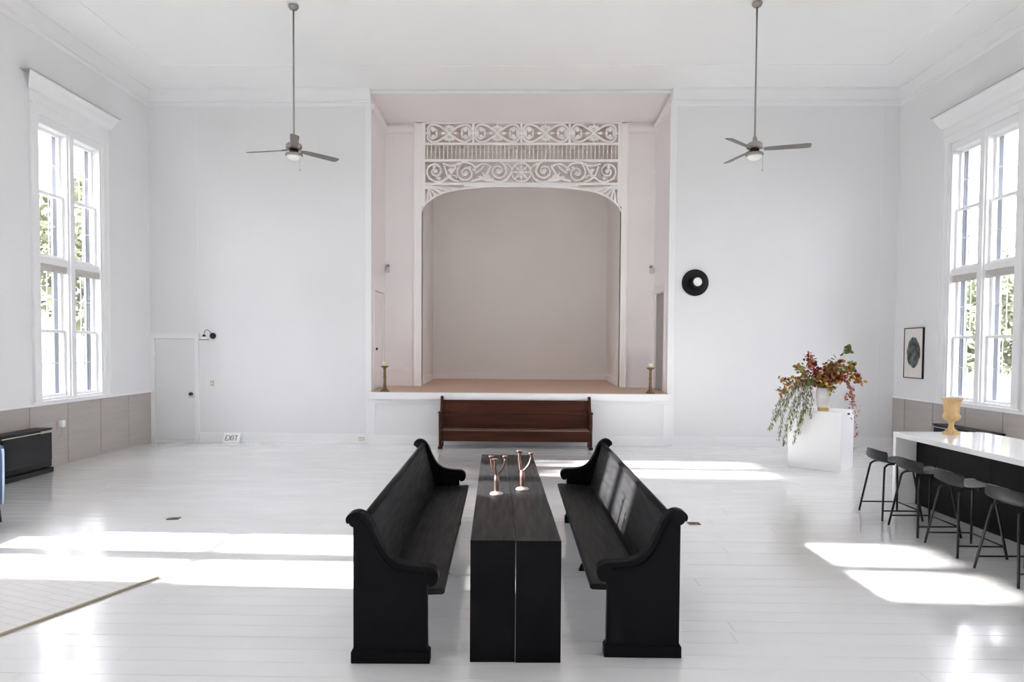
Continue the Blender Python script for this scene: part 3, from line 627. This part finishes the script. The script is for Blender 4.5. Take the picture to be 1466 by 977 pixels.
def plate(name, label, cat, loc, rot, w, h, m='beige', slots=2):
    p = thing(name, label, cat, loc); p.rotation_euler = rot
    B('cover_plate', m, p, (-w/2, w/2, -0.006, 0, -h/2, h/2), bevel=0.002)
    for k in range(slots):
        if w > h: B('socket', 'trim', p, (-w*0.28+k*w*0.4-0.012, -w*0.28+k*w*0.4+0.018, -0.009, -0.006, -0.014, 0.014))
        else: B('toggle', 'trim', p, (-0.006, 0.006, -0.016, -0.006, -0.012+k*0.0, 0.012))
    return p
plate('light_switch', 'beige light switch plate on the back wall under the small lamp', 'switch', (-6.075, YB, 1.176), (0, 0, 0), 0.075, 0.115, slots=1)
plate('wall_outlet', 'beige outlet set sideways in the baseboard left of the stage', 'outlet', (-3.07, YB-0.022, 0.085), (0, 0, 0), 0.115, 0.072)
plate('wall_outlet', 'small outlet plate on the stage front behind the brown pew', 'outlet', (-2.2, 13.305, 0.075), (0, 0, 0), 0.115, 0.072, m='trim')
for x, y, lb in ((-3.815, 7.46, 'brass floor outlet set in the white floor left of the pews'), (1.985, 7.49, 'brass floor outlet set in the white floor right of the pews')):
    p = thing('floor_outlet', lb, 'outlet', (x, y, 0.001), 0.15 if x < 0 else 0, 'brass outlets set in the floor')
    B('cover_plate', 'brass', p, (-0.066, 0.066, -0.05, 0.05, 0, 0.005), bevel=0.002)
    bm = bmesh.new(); lathe(bm, [(0.03, 0.004), (0.028, 0.008), (0.005, 0.009)], n=18); obj('screw_cap', bm, 'brass', p)
# exit sign leaning on the baseboard
s = thing('exit_sign', 'small white EXIT sign leaning on the baseboard by the corner door', 'sign', (-5.655, 13.33, 0.0), 0.0)
s.rotation_euler = (-0.50, 0.0, 0.0)
B('sign_plate', 'white', s, (-0.165, 0.165, -0.008, 0.008, 0.0, 0.20), bevel=0.003)
t = 0.015; h0, h1 = 0.045, 0.155
def LT(x, parts): return [(x+a, x+b, -0.0115, -0.0075, h0+c, h0+d) for a, b, c, d in parts]
H = h1-h0
bx = LT(-0.125, [(0, t, 0, H), (0, 0.055, 0, t), (0, 0.055, H-t, H), (0, 0.045, H/2-t/2, H/2+t/2)]) + LT(0.028, [(0, t, 0, H)]) + LT(0.062, [(0.0, 0.062, H-t, H), (0.0235, 0.0385, 0, H)])
bm = bmesh.new()
for b in bx: box(bm, *b)
for sg in (1, -1):
    xc = -0.022
    prism(bm, [(xc-sg*0.032-0.009, h0), (xc-sg*0.032+0.009, h0), (xc+sg*0.032+0.009, h1), (xc+sg*0.032-0.009, h1)], -0.0115, -0.0075, 'y')
obj('lettering', bm, 'letter', s)
# ================================================================== ISLAND
isl = thing('kitchen_island', 'long dark cabinet island with thick white waterfall worktop at the right edge', 'island', (4.80, 3.9, 0), 0.0)
B('worktop', 'quartz', isl, (0, 1.12, 0, 4.75, 0.84, 0.90), bevel=0.003)
B('waterfall_end', 'quartz', isl, (0, 1.12, 4.69, 4.75, 0, 0.84), bevel=0.003); B('waterfall_end', 'quartz', isl, (0, 1.12, 0, 0.06, 0, 0.84), bevel=0.003)
B('cabinet_body', 'cabinet', isl, (0.27, 1.08, 0.06, 4.69, 0.0, 0.84))
for k in range(7):
    y0 = 0.065 + k*0.66
    B('cabinet_panel', 'cabinet', isl, (0.256, 0.27, y0+0.002, min(y0+0.658, 4.688), 0.0, 0.838), bevel=0.001)
isl.rotation_euler = (0, 0, 0.012); isl.location = (4.842, 3.9, 0)

def stool_proto():
    s = thing('bar_stool', 'x', 'stool', (0, 0, 0), 0, 'low-backed stools along the island')
    U, V = 15, 20; bm = bmesh.new(); g = []
    prof = [(0.205, 0.642), (0.20, 0.652), (0.15, 0.655), (0.06, 0.646), (-0.04, 0.640), (-0.12, 0.644), (-0.18, 0.662), (-0.208, 0.70), (-0.222, 0.745), (-0.232, 0.79)]
    pr = [(p[0], p[1]) for p in spline([(a, b, 0) for a, b in prof], 3)]
    for i, (px, pz) in enumerate(pr):
        t = i/(len(pr)-1); row = []
        w = 0.165 + 0.045*min(1, t*1.8) + (0.012 if t > .7 else 0)
        if t < 0.08: w *= 0.86 + 0.14*t/0.08
        if t > 0.93: w *= 1 - 0.10*(t-0.93)/0.07
        for j in range(U):
            v = -1+2*j/(U-1); back = max(0, (t-0.55)/0.45)
            row.append(bm.verts.new((px + back*0.075*v*v + (-0.03*v*v if t < 0.12 else 0), w*v, pz + (1-back)*0.012*v*v - (0.02*v*v*back if t > 0.85 else 0))))
        g.append(row)
    for a, b in zip(g, g[1:]):
        for j in range(U-1):
            f = bm.faces.new((a[j], a[j+1], b[j+1], b[j])); f.smooth = True
    o = obj('seat_shell', bm, 'seatgrey', s); sm = o.modifiers.new('thick', 'SOLIDIFY'); sm.thickness = 0.014; sm.offset = 0
    bv = o.modifiers.new('bevel', 'BEVEL'); bv.width = 0.004; bv.segments = 2; bv.limit_method = 'ANGLE'
    for sx in (-1, 1):
        for sy in (-1, 1):
            bm = bmesh.new()
            tube(bm, spline([(sx*0.03, sy*0.12, 0.625), (sx*0.10, sy*0.135, 0.625), (sx*0.145, sy*0.15, 0.60), (sx*0.165, sy*0.165, 0.53), (sx*0.225, sy*0.258, 0.004)], 5), 0.0115, 10)
            obj('leg', bm, 'blackmetal', s)
    P = lambda sx, sy, z: (sx*(0.225-0.06*z/0.53), sy*(0.258-0.093*z/0.53), z)
    for a, b in (((-1, -1), (1, -1)), ((-1, 1), (1, 1)), ((1, -1), (1, 1))):
        bm = bmesh.new(); tube(bm, [P(*a, 0.115), P(*b, 0.115)], 0.0085, 8); obj('footrest_bar', bm, 'blackmetal', s)
    return s
sp = stool_proto(); sp.location = (4.37, 7.93, 0); sp['label'] = 'grey low-backed bar stool farthest from the camera, by the white island end'
dup(sp, (4.36, 7.26, 0), 0.03, 'grey low-backed bar stool second from the white island end')
dup(sp, (4.34, 6.57, 0), -0.02, 'grey low-backed bar stool third from the white island end')
dup(sp, (4.32, 5.80, 0), 0.02, 'grey low-backed bar stool nearest the camera, cut by the right edge')

# urn
u = thing('alabaster_urn', 'yellow alabaster urn with flared rim on the white worktop', 'urn', (5.36, 8.42, 0.90))
B('square_foot', 'alabaster', u, (-0.070, 0.070, -0.070, 0.070, 0, 0.032), bevel=0.004)
bm = bmesh.new(); lathe(bm, [(0.085, 0.032), (0.075, 0.05), (0.045, 0.075), (0.032, 0.11), (0.032, 0.14), (0.042, 0.160), (0.038, 0.168)], n=32); obj('stem', bm, 'alabaster', u)
bm = bmesh.new(); lathe(bm, [(0.038, 0.166), (0.07, 0.18), (0.105, 0.205), (0.116, 0.235), (0.108, 0.255), (0.096, 0.262), (0.096, 0.30), (0.100, 0.36), (0.108, 0.41), (0.125, 0.445), (0.146, 0.462), (0.146, 0.472), (0.13, 0.468), (0.10, 0.42), (0.088, 0.36), (0.085, 0.28), (0.003, 0.262)], n=40); obj('bowl', bm, 'alabaster', u)

for c_ in u.children:
    if c_.name.split('.')[0] != 'square_foot': c_.scale = (0.86, 0.86, 0.95)
    else: c_.rotation_euler = (0, 0, 0.5)
# ================================================================== HEATERS
def heater(loc, rz, L, label, name='gas_heater'):
    h = thing(name, label, 'heater', loc, rz, 'black wall heaters')
    B('case', 'blackgloss', h, (0, 0.235, -L/2, L/2, 0.085, 0.665), bevel=0.008)
    B('top_plate', 'blackmetal', h, (0, 0.25, -L/2-0.006, L/2+0.006, 0.652, 0.672), bevel=0.004)
    B('front_panel', 'blackgloss', h, (0.235, 0.247, -L/2+0.03, L/2-0.01, 0.19, 0.60), bevel=0.004)
    B('trim_strip', 'silverbar', h, (0.236, 0.244, -L/2+0.02, L/2-0.01, 0.612, 0.628))
    B('control_plate', 'silverbar', h, (0.236, 0.246, L/2-0.24, L/2-0.02, 0.606, 0.64))
    B('grille', 'blackmetal', h, *[(0.225, 0.243, -L/2+0.03, L/2-0.03, 0.095+0.02*k, 0.105+0.02*k) for k in range(4)])
    B('base', 'blackmetal', h, (0, 0.255, -L/2-0.012, L/2+0.012, 0, 0.075), bevel=0.006)
    return h
heater((XL+0.024, 9.64, 0), 0, 1.03, 'black wall heater on the floor against the left taupe wainscot')
heater((XR-0.024, 11.05, 0), PI, 1.38, 'black wall heater against the right taupe wainscot behind the island')
# plug and cord beside left heater
p = thing('plug_adapter', 'white plug adapter in a wall outlet right of the left heater', 'adapter', (XL+0.012, 10.68, 0.66))
B('cover_plate', 'taupe', p, (0, 0.008, -0.06, 0.06, -0.09, 0.06), bevel=0.002); B('adapter_body', 'white', p, (0.008, 0.065, -0.01, 0.075, -0.045, 0.06), bevel=0.006)
bm = bmesh.new(); tube(bm, spline([(XL+0.04, 10.71, 0.62), (XL+0.05, 10.72, 0.54), (XL+0.05, 10.66, 0.46), (XL+0.06, 10.52, 0.415), (XL+0.07, 10.36, 0.40), (XL+0.08, 10.20, 0.39)], 6), 0.005, 8)
tag(obj('power_cord', bm, 'cord'), 'thin grey power cord curling from the plug to the left heater', 'cord')

# ================================================================== PICTURE
pm = bpy.data.materials.new('ink_print'); pm.use_nodes = True; nt = pm.node_tree; b = nt.nodes['Principled BSDF']; b.inputs['Roughness'].default_value = 0.7
tc = nt.nodes.new('ShaderNodeTexCoord'); mp = nt.nodes.new('ShaderNodeMapping'); mp.inputs['Scale'].default_value = (1, 1/0.215, 1/0.285); mp.inputs['Location'].default_value = (0, 0, -0.04)
nz = nt.nodes.new('ShaderNodeTexNoise'); nz.inputs['Scale'].default_value = 9; nz.inputs['Detail'].default_value = 5
ln = nt.nodes.new('ShaderNodeVectorMath'); ln.operation = 'LENGTH'; ad = nt.nodes.new('ShaderNodeMath'); ad.operation = 'MULTIPLY_ADD'; ad.inputs[1].default_value = 0.28
cr = nt.nodes.new('ShaderNodeValToRGB'); cr.color_ramp.elements[0].position = 1.09; cr.color_ramp.elements[0].color = (1, 1, 1, 1)
cr.color_ramp.elements[0].position = 0.0; cr.color_ramp.elements[1].position = 1.0
mr = nt.nodes.new('ShaderNodeMapRange'); mr.inputs['From Min'].default_value = 1.08; mr.inputs['From Max'].default_value = 1.16
mx = nt.nodes.new('ShaderNodeMix'); mx.data_type = 'RGBA'; ink = nt.nodes.new('ShaderNodeValToRGB')
ink.color_ramp.elements[0].position = 0.35; ink.color_ramp.elements[0].color = (0.02, 0.028, 0.025, 1); ink.color_ramp.elements[1].position = 0.68; ink.color_ramp.elements[1].color = (0.14, 0.16, 0.15, 1)
sep = nt.nodes.new('ShaderNodeMapping'); sep.inputs['Scale'].default_value = (0, 1, 1)
nt.links.new(tc.outputs['Object'], sep.inputs[0]); nt.links.new(sep.outputs[0], mp.inputs[0]); nt.links.new(mp.outputs[0], ln.inputs[0]); nt.links.new(tc.outputs['Object'], nz.inputs['Vector'])
nt.links.new(nz.outputs['Fac'], ad.inputs[0]); nt.links.new(ln.outputs['Value'], ad.inputs[2]); nt.links.new(ad.outputs[0], mr.inputs['Value'])
nt.links.new(nz.outputs['Fac'], ink.inputs[0]); nt.links.new(mr.outputs[0], mx.inputs[0]); nt.links.new(ink.outputs[0], mx.inputs[6]); mx.inputs[7].default_value = (0.74, 0.70, 0.66, 1)
nt.links.new(mx.outputs[2], b.inputs['Base Color']); nt.nodes.remove(cr)
q = thing('framed_picture', 'thin black framed print of a dark ink oval on the right wall', 'picture', (XR, 12.785, 1.87))
hw_, hh_ = 0.30, 0.47
bm = bmesh.new(); box(bm, -0.026, -0.014, -hw_+0.01, hw_-0.01, -hh_+0.01, hh_-0.01); obj('print', bm, pm, q)
B('frame', 'blackmetal', q, (-0.035, 0, -hw_, -hw_+0.014, -hh_, hh_), (-0.035, 0, hw_-0.014, hw_, -hh_, hh_), (-0.035, 0, -hw_, hw_, -hh_, -hh_+0.014), (-0.035, 0, -hw_, hw_, hh_-0.014, hh_), bevel=0.001)

# ================================================================== PEDESTAL, VASE, FLOWERS
ang = math.atan2(-0.643, 0.766)
bm = bmesh.new(); box(bm, -0.40, 0.40, -0.37, 0.37, 0.0, 0.945)
Mc = Vector((5.095, 10.675)); ctr = Mc + 0.40*Vector((-0.766, 0.643)) + 0.37*Vector((0.643, 0.766))
ped = obj('pedestal', bm, 'white', None, 0.004, loc=(ctr.x, ctr.y, 0), rot=(0, 0, ang)); tag(ped, 'large plain white box pedestal under the flower vase', 'pedestal')
VX, VY, VZ = 4.945, 10.97, 0.945
v = thing('glass_vase', 'frosted glass vase with gilt bottom band on the white pedestal', 'vase', (VX, VY, VZ)); v.scale = (0.92, 0.92, 1)
bm = bmesh.new(); lathe(bm, [(0.098, 0.058), (0.118, 0.14), (0.130, 0.23), (0.126, 0.31), (0.108, 0.365), (0.100, 0.375), (0.10, 0.36), (0.115, 0.30), (0.118, 0.22), (0.108, 0.14), (0.09, 0.065), (0.003, 0.062)], n=32, caps=False); obj('bowl', bm, 'smoke', v)
bm = bmesh.new(); lathe(bm, [(0.088, 0), (0.092, 0.006), (0.098, 0.058), (0.095, 0.062)], n=32); obj('gilt_band', bm, 'gold', v)
FC = dict(orange=mat('leaf_orange', (0.42, 0.13, 0.035), 0.6), olive=mat('leaf_olive', (0.24, 0.27, 0.04), 0.6), maroon=mat('leaf_maroon', (0.17, 0.015, 0.03), 0.55), green=mat('leaf_green', (0.10, 0.145, 0.06), 0.6), gold_=mat('leaf_gold', (0.52, 0.34, 0.05), 0.6), red=mat('berry_red', (0.50, 0.05, 0.05), 0.4), pink=mat('berry_pink', (0.45, 0.09, 0.14), 0.4), twig=mat('twig', (0.16, 0.075, 0.05), 0.8), straw=mat('straw_stem', (0.42, 0.35, 0.22), 0.8))
ORDER = list(FC)
fa = thing('flower_arrangement', 'autumn arrangement of red and orange leaves with trailing stems in the vase', 'flowers', (VX, VY, VZ+0.36))
rnd = random.Random(11)
def leaf(bm, p, L, W_, mi, up=None):
    d = Vector((rnd.uniform(-1, 1), rnd.uniform(-1, 1), rnd.uniform(-0.6, 0.6))) if up is None else Vector(up)
    d.normalize(); n = Vector((rnd.uniform(-1, 1), rnd.uniform(-1, 1), rnd.uniform(-1, 1))).normalized(); w = d.cross(n).normalized(); n = w.cross(d)
    pts = [p, p+d*L*0.3+w*W_*0.45-n*W_*.1, p+d*L*0.65+w*W_*0.5, p+d*L-n*L*.1, p+d*L*0.65-w*W_*0.5, p+d*L*0.3-w*W_*0.45-n*W_*.1]
    c = p+d*L*0.5-n*W_*0.12; V = [bm.verts.new(q) for q in pts]; C = bm.verts.new(c)
    for i in range(6):
        f = bm.faces.new((V[i], V[(i+1) % 6], C)); f.material_index = mi
def berry(bm, p, r, mi):
    st = len(bm.verts); m = Matrix.Translation(p)
    res = bmesh.ops.create_icosphere(bm, subdivisions=1, radius=r, matrix=m)
    for vv in res['verts']:
        for f in vv.link_faces: f.material_index = mi; f.smooth = True
def px(x, y): return Vector(((x-1179)/88.5, 0, (556-y)/88.5 - 0.0))
def branch(pts, dep, kinds, density, size, spread, hang=False, stem='twig', rr=0.0045):
    """pts: stem shape across and up; dep: how far towards (-) or away (+) from the camera the tip reaches"""
    n_ = len(pts); P = [px(*q) + Vector((0, dep*i/(n_-1), 0)) for i, q in enumerate(pts)]
    P = [Vector((0.02*math.copysign(1, P[-1].x), 0.0, -0.16))] + P
    S = spline([tuple(p) for p in P], 6)
    bm = bmesh.new(); k = len(S); tube(bm, S, [rr*(1-0.75*i/k) for i in range(k)], 6); br = obj('branch', bm, FC[stem], fa)
    bm = bmesh.new()
    Ln = sum((S[i+1]-S[i]).length for i in range(k-1)); N = int(Ln*density*1.35)
    for _ in range(N):
        t = rnd.uniform(0.30, 1.0)*(k-1); i = min(int(t), k-2); p = S[i].lerp(S[i+1], t-i)
        p = p + Vector((rnd.gauss(0, spread), rnd.gauss(0, spread), rnd.gauss(0, spread)))
        kd = rnd.choice(kinds)
        if kd in ('red', 'pink'): berry(bm, p, size*rnd.uniform(0.22, 0.36), ORDER.index(kd))
        elif hang: leaf(bm, p, size*rnd.uniform(0.8, 1.6), size*0.25, ORDER.index(kd), up=(rnd.uniform(-0.3, 0.3), rnd.uniform(-0.3, 0.3), -1))
        else: leaf(bm, p, size*rnd.uniform(0.9, 1.5), size*rnd.uniform(0.9, 1.3), ORDER.index(kd))
    lv = obj('leaves', bm, [FC[q] for q in ORDER], br); lv['kind'] = 'stuff'
# drooping willow-like stems on the left
for tip, mid in (((1100, 612), (1118, 575)), ((1108, 600), (1128, 566)), ((1112, 626), (1122, 580)), ((1119, 634), (1131, 582)), ((1126, 600), (1138, 570)), ((1131, 612), (1142, 575)), ((1139, 598), (1148, 566)), ((1135, 632), (1147, 590)), ((1147, 620), (1154, 580)), ((1150, 588), (1157, 566)), ((1121, 590), (1134, 562)), ((1144, 604), (1151, 572)), ((1158, 596), (1161, 572)), ((1112, 588), (1126, 560))):
    branch([(1176, 553), (1160, 545), ((mid[0]+1160)/2, 548+rnd.uniform(-3, 3)), mid, ((mid[0]+tip[0])/2-1, (mid[1]+tip[1])/2), tip], rnd.uniform(-0.30, 0.05), ['green', 'green', 'olive', 'straw', 'green'], 78, 0.045, 0.014, hang=True, stem='straw', rr=0.0035)
# arching leafy branches
W3 = ['maroon', 'maroon', 'maroon', 'red', 'orange']; W4 = ['orange', 'gold_', 'olive', 'olive', 'red', 'maroon']; W5 = ['olive', 'olive', 'gold_', 'maroon', 'orange']
branch([(1174, 552), (1166, 535), (1160, 520), (1153, 508)], -0.05, W3, 75, 0.05, 0.03)
branch([(1175, 552), (1169, 538), (1166, 525), (1163, 516)], 0.05, W3, 70, 0.05, 0.035)
branch([(1176, 550), (1160, 540), (1145, 530), (1138, 524)], -0.15, ['orange', 'green', 'red', 'olive'], 55, 0.045, 0.03)
branch([(1174, 551), (1150, 545), (1132, 549), (1121, 556), (1113, 566)], -0.15, W4, 55, 0.05, 0.03)
branch([(1174, 551), (1155, 541), (1137, 541), (1124, 545)], 0.05, W4, 50, 0.05, 0.025)
branch([(1172, 552), (1158, 535), (1148, 528), (1142, 530)], 0.1, ['green', 'olive', 'orange'], 55, 0.045, 0.03)
branch([(1180, 552), (1178, 538), (1180, 527), (1188, 519)], -0.05, W5, 85, 0.055, 0.04)
branch([(1181, 552), (1185, 534), (1194, 524), (1202, 518)], 0.0, W5, 85, 0.055, 0.035)
branch([(1181, 551), (1192, 535), (1204, 525), (1216, 524)], -0.1, W4+['olive'], 75, 0.055, 0.03)
branch([(1181, 551), (1196, 540), (1212, 530), (1224, 536), (1228, 540)], 0.05, W4+['olive'], 70, 0.055, 0.03)
branch([(1181, 552), (1198, 545), (1214, 538), (1226, 546)], -0.1, ['orange', 'orange', 'gold_', 'olive'], 60, 0.055, 0.028)
branch([(1180, 552), (1184, 542), (1189, 538), (1194, 540)], -0.15, W3, 110, 0.05, 0.035)
branch([(1178, 553), (1173, 545), (1170, 540), (1174, 536)], -0.15, W4+['olive'], 120, 0.055, 0.04)
branch([(1181, 553), (1180, 549), (1184, 555), (1186, 560)], -0.15, ['olive', 'gold_', 'maroon'], 90, 0.045, 0.02)
branch([(1181, 551), (1196, 527), (1207, 508), (1210, 502)], 0.1, ['green'], 14, 0.03, 0.008, rr=0.003)
branch([(1210, 502), (1214, 501), (1217, 504)], 0.1, ['green', 'olive'], 40, 0.045, 0.02, rr=0.0015)
# trailing berry vines on the right
for tip in ((1218, 626), (1214, 604), (1221, 592), (1209, 580), (1203, 568)):
    branch([(1181, 552), (1196, 544), (1207, 546), (1214, 560), ((1216+tip[0])/2, (565+tip[1])/2), tip], rnd.uniform(-0.25, -0.1), ['pink', 'red', 'pink', 'maroon', 'orange'], 25, 0.032, 0.020, rr=0.0028)

# ================================================================== RUG AND BLUE CHAIR
rm = bpy.data.materials.new('rug_weave'); rm.use_nodes = True; nt = rm.node_tree; b = nt.nodes['Principled BSDF']; b.inputs['Roughness'].default_value = 0.95
tc = nt.nodes.new('ShaderNodeTexCoord'); mp = nt.nodes.new('ShaderNodeMapping'); mp.inputs['Scale'].default_value = (1, 1, 1)
bk = nt.nodes.new('ShaderNodeTexBrick'); bk.inputs['Scale'].default_value = 1.0; bk.inputs['Color1'].default_value = (0.76, 0.74, 0.73, 1); bk.inputs['Color2'].default_value = (0.73, 0.71, 0.70, 1); bk.inputs['Mortar'].default_value = (0.64, 0.61, 0.60, 1)
bk.inputs['Mortar Size'].default_value = 0.004; bk.inputs['Brick Width'].default_value = 0.28; bk.inputs['Row Height'].default_value = 0.085; bk.offset = 0.37
bp_ = nt.nodes.new('ShaderNodeBump'); bp_.inputs['Strength'].default_value = 0.5; nz = nt.nodes.new('ShaderNodeTexNoise'); nz.inputs['Scale'].default_value = 160
nt.links.new(tc.outputs['Object'], mp.inputs[0]); nt.links.new(mp.outputs[0], bk.inputs['Vector']); nt.links.new(bk.outputs[0], b.inputs['Base Color']); nt.links.new(mp.outputs[0], nz.inputs['Vector']); nt.links.new(nz.outputs['Fac'], bp_.inputs['Height']); nt.links.new(bp_.outputs[0], b.inputs['Normal'])
rg = thing('woven_rug', 'pale woven rug with tan bound edge on the white floor at lower left', 'rug', (-2.98, 5.55, 0.0), math.atan2(-0.367, 0.93))
R_ = 3.6
bm = bmesh.new(); prism(bm, [(0, 0), (-1.50, 0), (-1.62, -0.02), (-1.95, -0.18), (-2.5, -0.35), (-2.5, -R_), (0, -R_)], 0.001, 0.012, 'z'); obj('pile', bm, rm, rg)
B('edge_binding', 'tan', rg, (0.0, 0.022, -R_, 0.0, 0.001, 0.017), bevel=0.004)
ch = thing('blue_chair', 'slate blue shell chair with pale edge, cut off by the left edge', 'chair', (-5.755, 7.2, 0), 0)
bm = bmesh.new(); out = [(0.27, 0.30), (0.365, 0.80), (0.355, 0.845), (0.33, 0.862), (0.20, 0.872), (-0.20, 0.872), (-0.33, 0.862), (-0.355, 0.845), (-0.365, 0.80), (-0.27, 0.30)]
N = len(out); 
def bend(x, z, o): return (x, 0.10 - 0.22*(x/0.36)**2 - 0.10*(z-0.45) + o, z)
G = []
for j in range(9):
    z = 0.22 + (0.865-0.22)*j/8; hw2 = 0.27 + 0.095*min(1, (z-0.30)/0.5) - (0.03 if j == 8 else 0); row = []
    for i in range(13):
        x = -hw2 + 2*hw2*i/12; row.append(bm.verts.new((x, 0.0-0.16*(x/0.36)**2-0.08*(z-0.45), z)))
    G.append(row)
for a, b_ in zip(G, G[1:]):
    for i in range(12): bm.faces.new((a[i], a[i+1], b_[i+1], b_[i])).smooth = True
o = obj('back_shell', bm, 'blue', ch); sm = o.modifiers.new('s', 'SOLIDIFY'); sm.thickness = 0.03; sm.offset = 0
bm = bmesh.new(); tube(bm, [tuple(r[12].co) if False else p for r, p in [(None, (0.27+0.095*min(1, (z-0.30)/0.5), -0.16*((0.27+0.095*min(1, (z-0.30)/0.5))/0.36)**2-0.08*(z-0.45), z)) for z in (0.22, 0.4, 0.5, 0.6, 0.7, 0.80, 0.84)]], 0.010, 8); obj('back_edge', bm, 'blueedge', ch)
bm = bmesh.new(); prism(bm, [(-0.25, -0.03), (0.25, -0.03), (0.27, -0.40), (0.20, -0.48), (-0.20, -0.48), (-0.27, -0.40)], 0.42, 0.46, 'z'); obj('seat', bm, 'blue', ch, 0.012)
for sx in (-1, 1):
    for yy in (-0.42, 0.0):
        bm = bmesh.new(); tube(bm, [(sx*0.13, yy, 0.43), (sx*0.15, yy+(0.04 if yy == 0 else -0.03), 0.0)], [0.014, 0.010], 8); obj('leg', bm, 'blackmetal', ch)
bm = bmesh.new(); box(bm, -0.22, 0.22, -0.02, 0.015, 0.33, 0.45); obj('back_bracket', bm, 'blue', ch)

# ================================================================== OUTSIDE
struct(B('ground', 'grass', None, (-70, -7.9, -30, 80, -0.7, -0.6), (8.1, 70, -30, 80, -0.7, -0.6), (-8, 8.2, 18.2, 80, -0.7, -0.6)), 'lawn outside the windows')
def house(loc, rz, W_, D_, H_, label):
    h = thing('house', label, 'house', loc, rz)
    bm = bmesh.new(); k = 0.0
    while k < H_:
        box(bm, 0, W_, -0.012, D_, k, k+0.10); box(bm, 0.01, W_-0.01, -0.0, D_-0.01, k+0.10, k+0.115); k += 0.115
    o = obj('clapboard_walls', bm, 'clap', h); o['kind'] = 'stuff'
    bm = bmesh.new(); prism(bm, [(-0.3, H_), (D_+0.3, H_), (D_/2, H_+D_*0.35)], -0.3, W_+0.3, 'x'); obj('roof', bm, 'roof', h)
    for x in (W_*0.2, W_*0.55, W_*0.8):
        for z in (1.0, 3.6):
            if z+1.4 < H_:
                f = B('window', 'trim', h, (x-0.5, x+0.5, -0.05, 0.0, z, z+1.5)); B('pane', 'darkpane', f, (x-0.4, x+0.4, -0.06, -0.045, z+0.1, z+0.7), (x-0.4, x+0.4, -0.06, -0.045, z+0.8, z+1.4))
    return h
house((-27, 33, -0.6), -0.35, 9, 7, 5.2, 'white clapboard house seen through the left window')
house((19, 44, -0.6), 0.5, 11, 8, 5.0, 'white clapboard house seen through the right window')
def tree(x, y, h, r, label, seed, n=900, bare=0.4):
    rn = random.Random(seed); t = thing('tree', label, 'tree', (x, y, -0.6), 0, 'trees outside the windows')
    bm = bmesh.new(); tube(bm, [(0, 0, 0), (0.1, 0, h*0.35), (-0.05, 0.1, h*0.8)], [0.22, 0.16, 0.05], 8)
    for k in range(12):
        a = rn.uniform(0, 2*PI); z = h*rn.uniform(0.35, 0.75); l = r*rn.uniform(0.6, 1)
        tube(bm, [(0, 0, z), (l*0.5*math.cos(a), l*0.5*math.sin(a), z+l*0.3), (l*math.cos(a), l*math.sin(a), z+l*0.45)], [0.07, 0.04, 0.015], 5)
    obj('trunk', bm, 'bark', t)
    bm = bmesh.new()
    for k in range(n):
        while True:
            p = Vector((rn.uniform(-1, 1), rn.uniform(-1, 1), rn.uniform(-1, 1)))
            if 0.3 < p.length < 1: break
        p = Vector((p.x*r, p.y*r, h*0.66+p.z*h*0.36)); s_ = rn.uniform(0.10, 0.26)
        a = Vector((rn.uniform(-1, 1), rn.uniform(-1, 1), rn.uniform(-1, 1))).normalized(); b2 = a.cross(Vector((rn.uniform(-1, 1), rn.uniform(-1, 1), rn.uniform(-1, 1)))).normalized()
        bm.faces.new([bm.verts.new(q) for q in (p-a*s_, p+b2*s_*0.6, p+a*s_, p-b2*s_*0.6)])
    o = obj('foliage', bm, 'leafout', t); o['kind'] = 'stuff'
tree(-16, 26, 9, 2.6, 'loose tree seen through the left window, beside the white house', 1, 2200)
tree(-33, 50, 12, 5, 'tall pale tree far behind the house, through the left window', 2, 2500)
tree(-13.5, 11.6, 7.2, 2.1, 'unseen tree added close outside the left window to shade its lower half', 3, 2600)  # out-of-view sun blocker, added to dim the far window's floor patch
tree(18, 26, 5.5, 2.4, 'leafy tree on the lawn seen through the right window', 4, 1800)
tree(27, 36, 8, 3.5, 'second leafy tree farther off through the right window', 5, 2200)
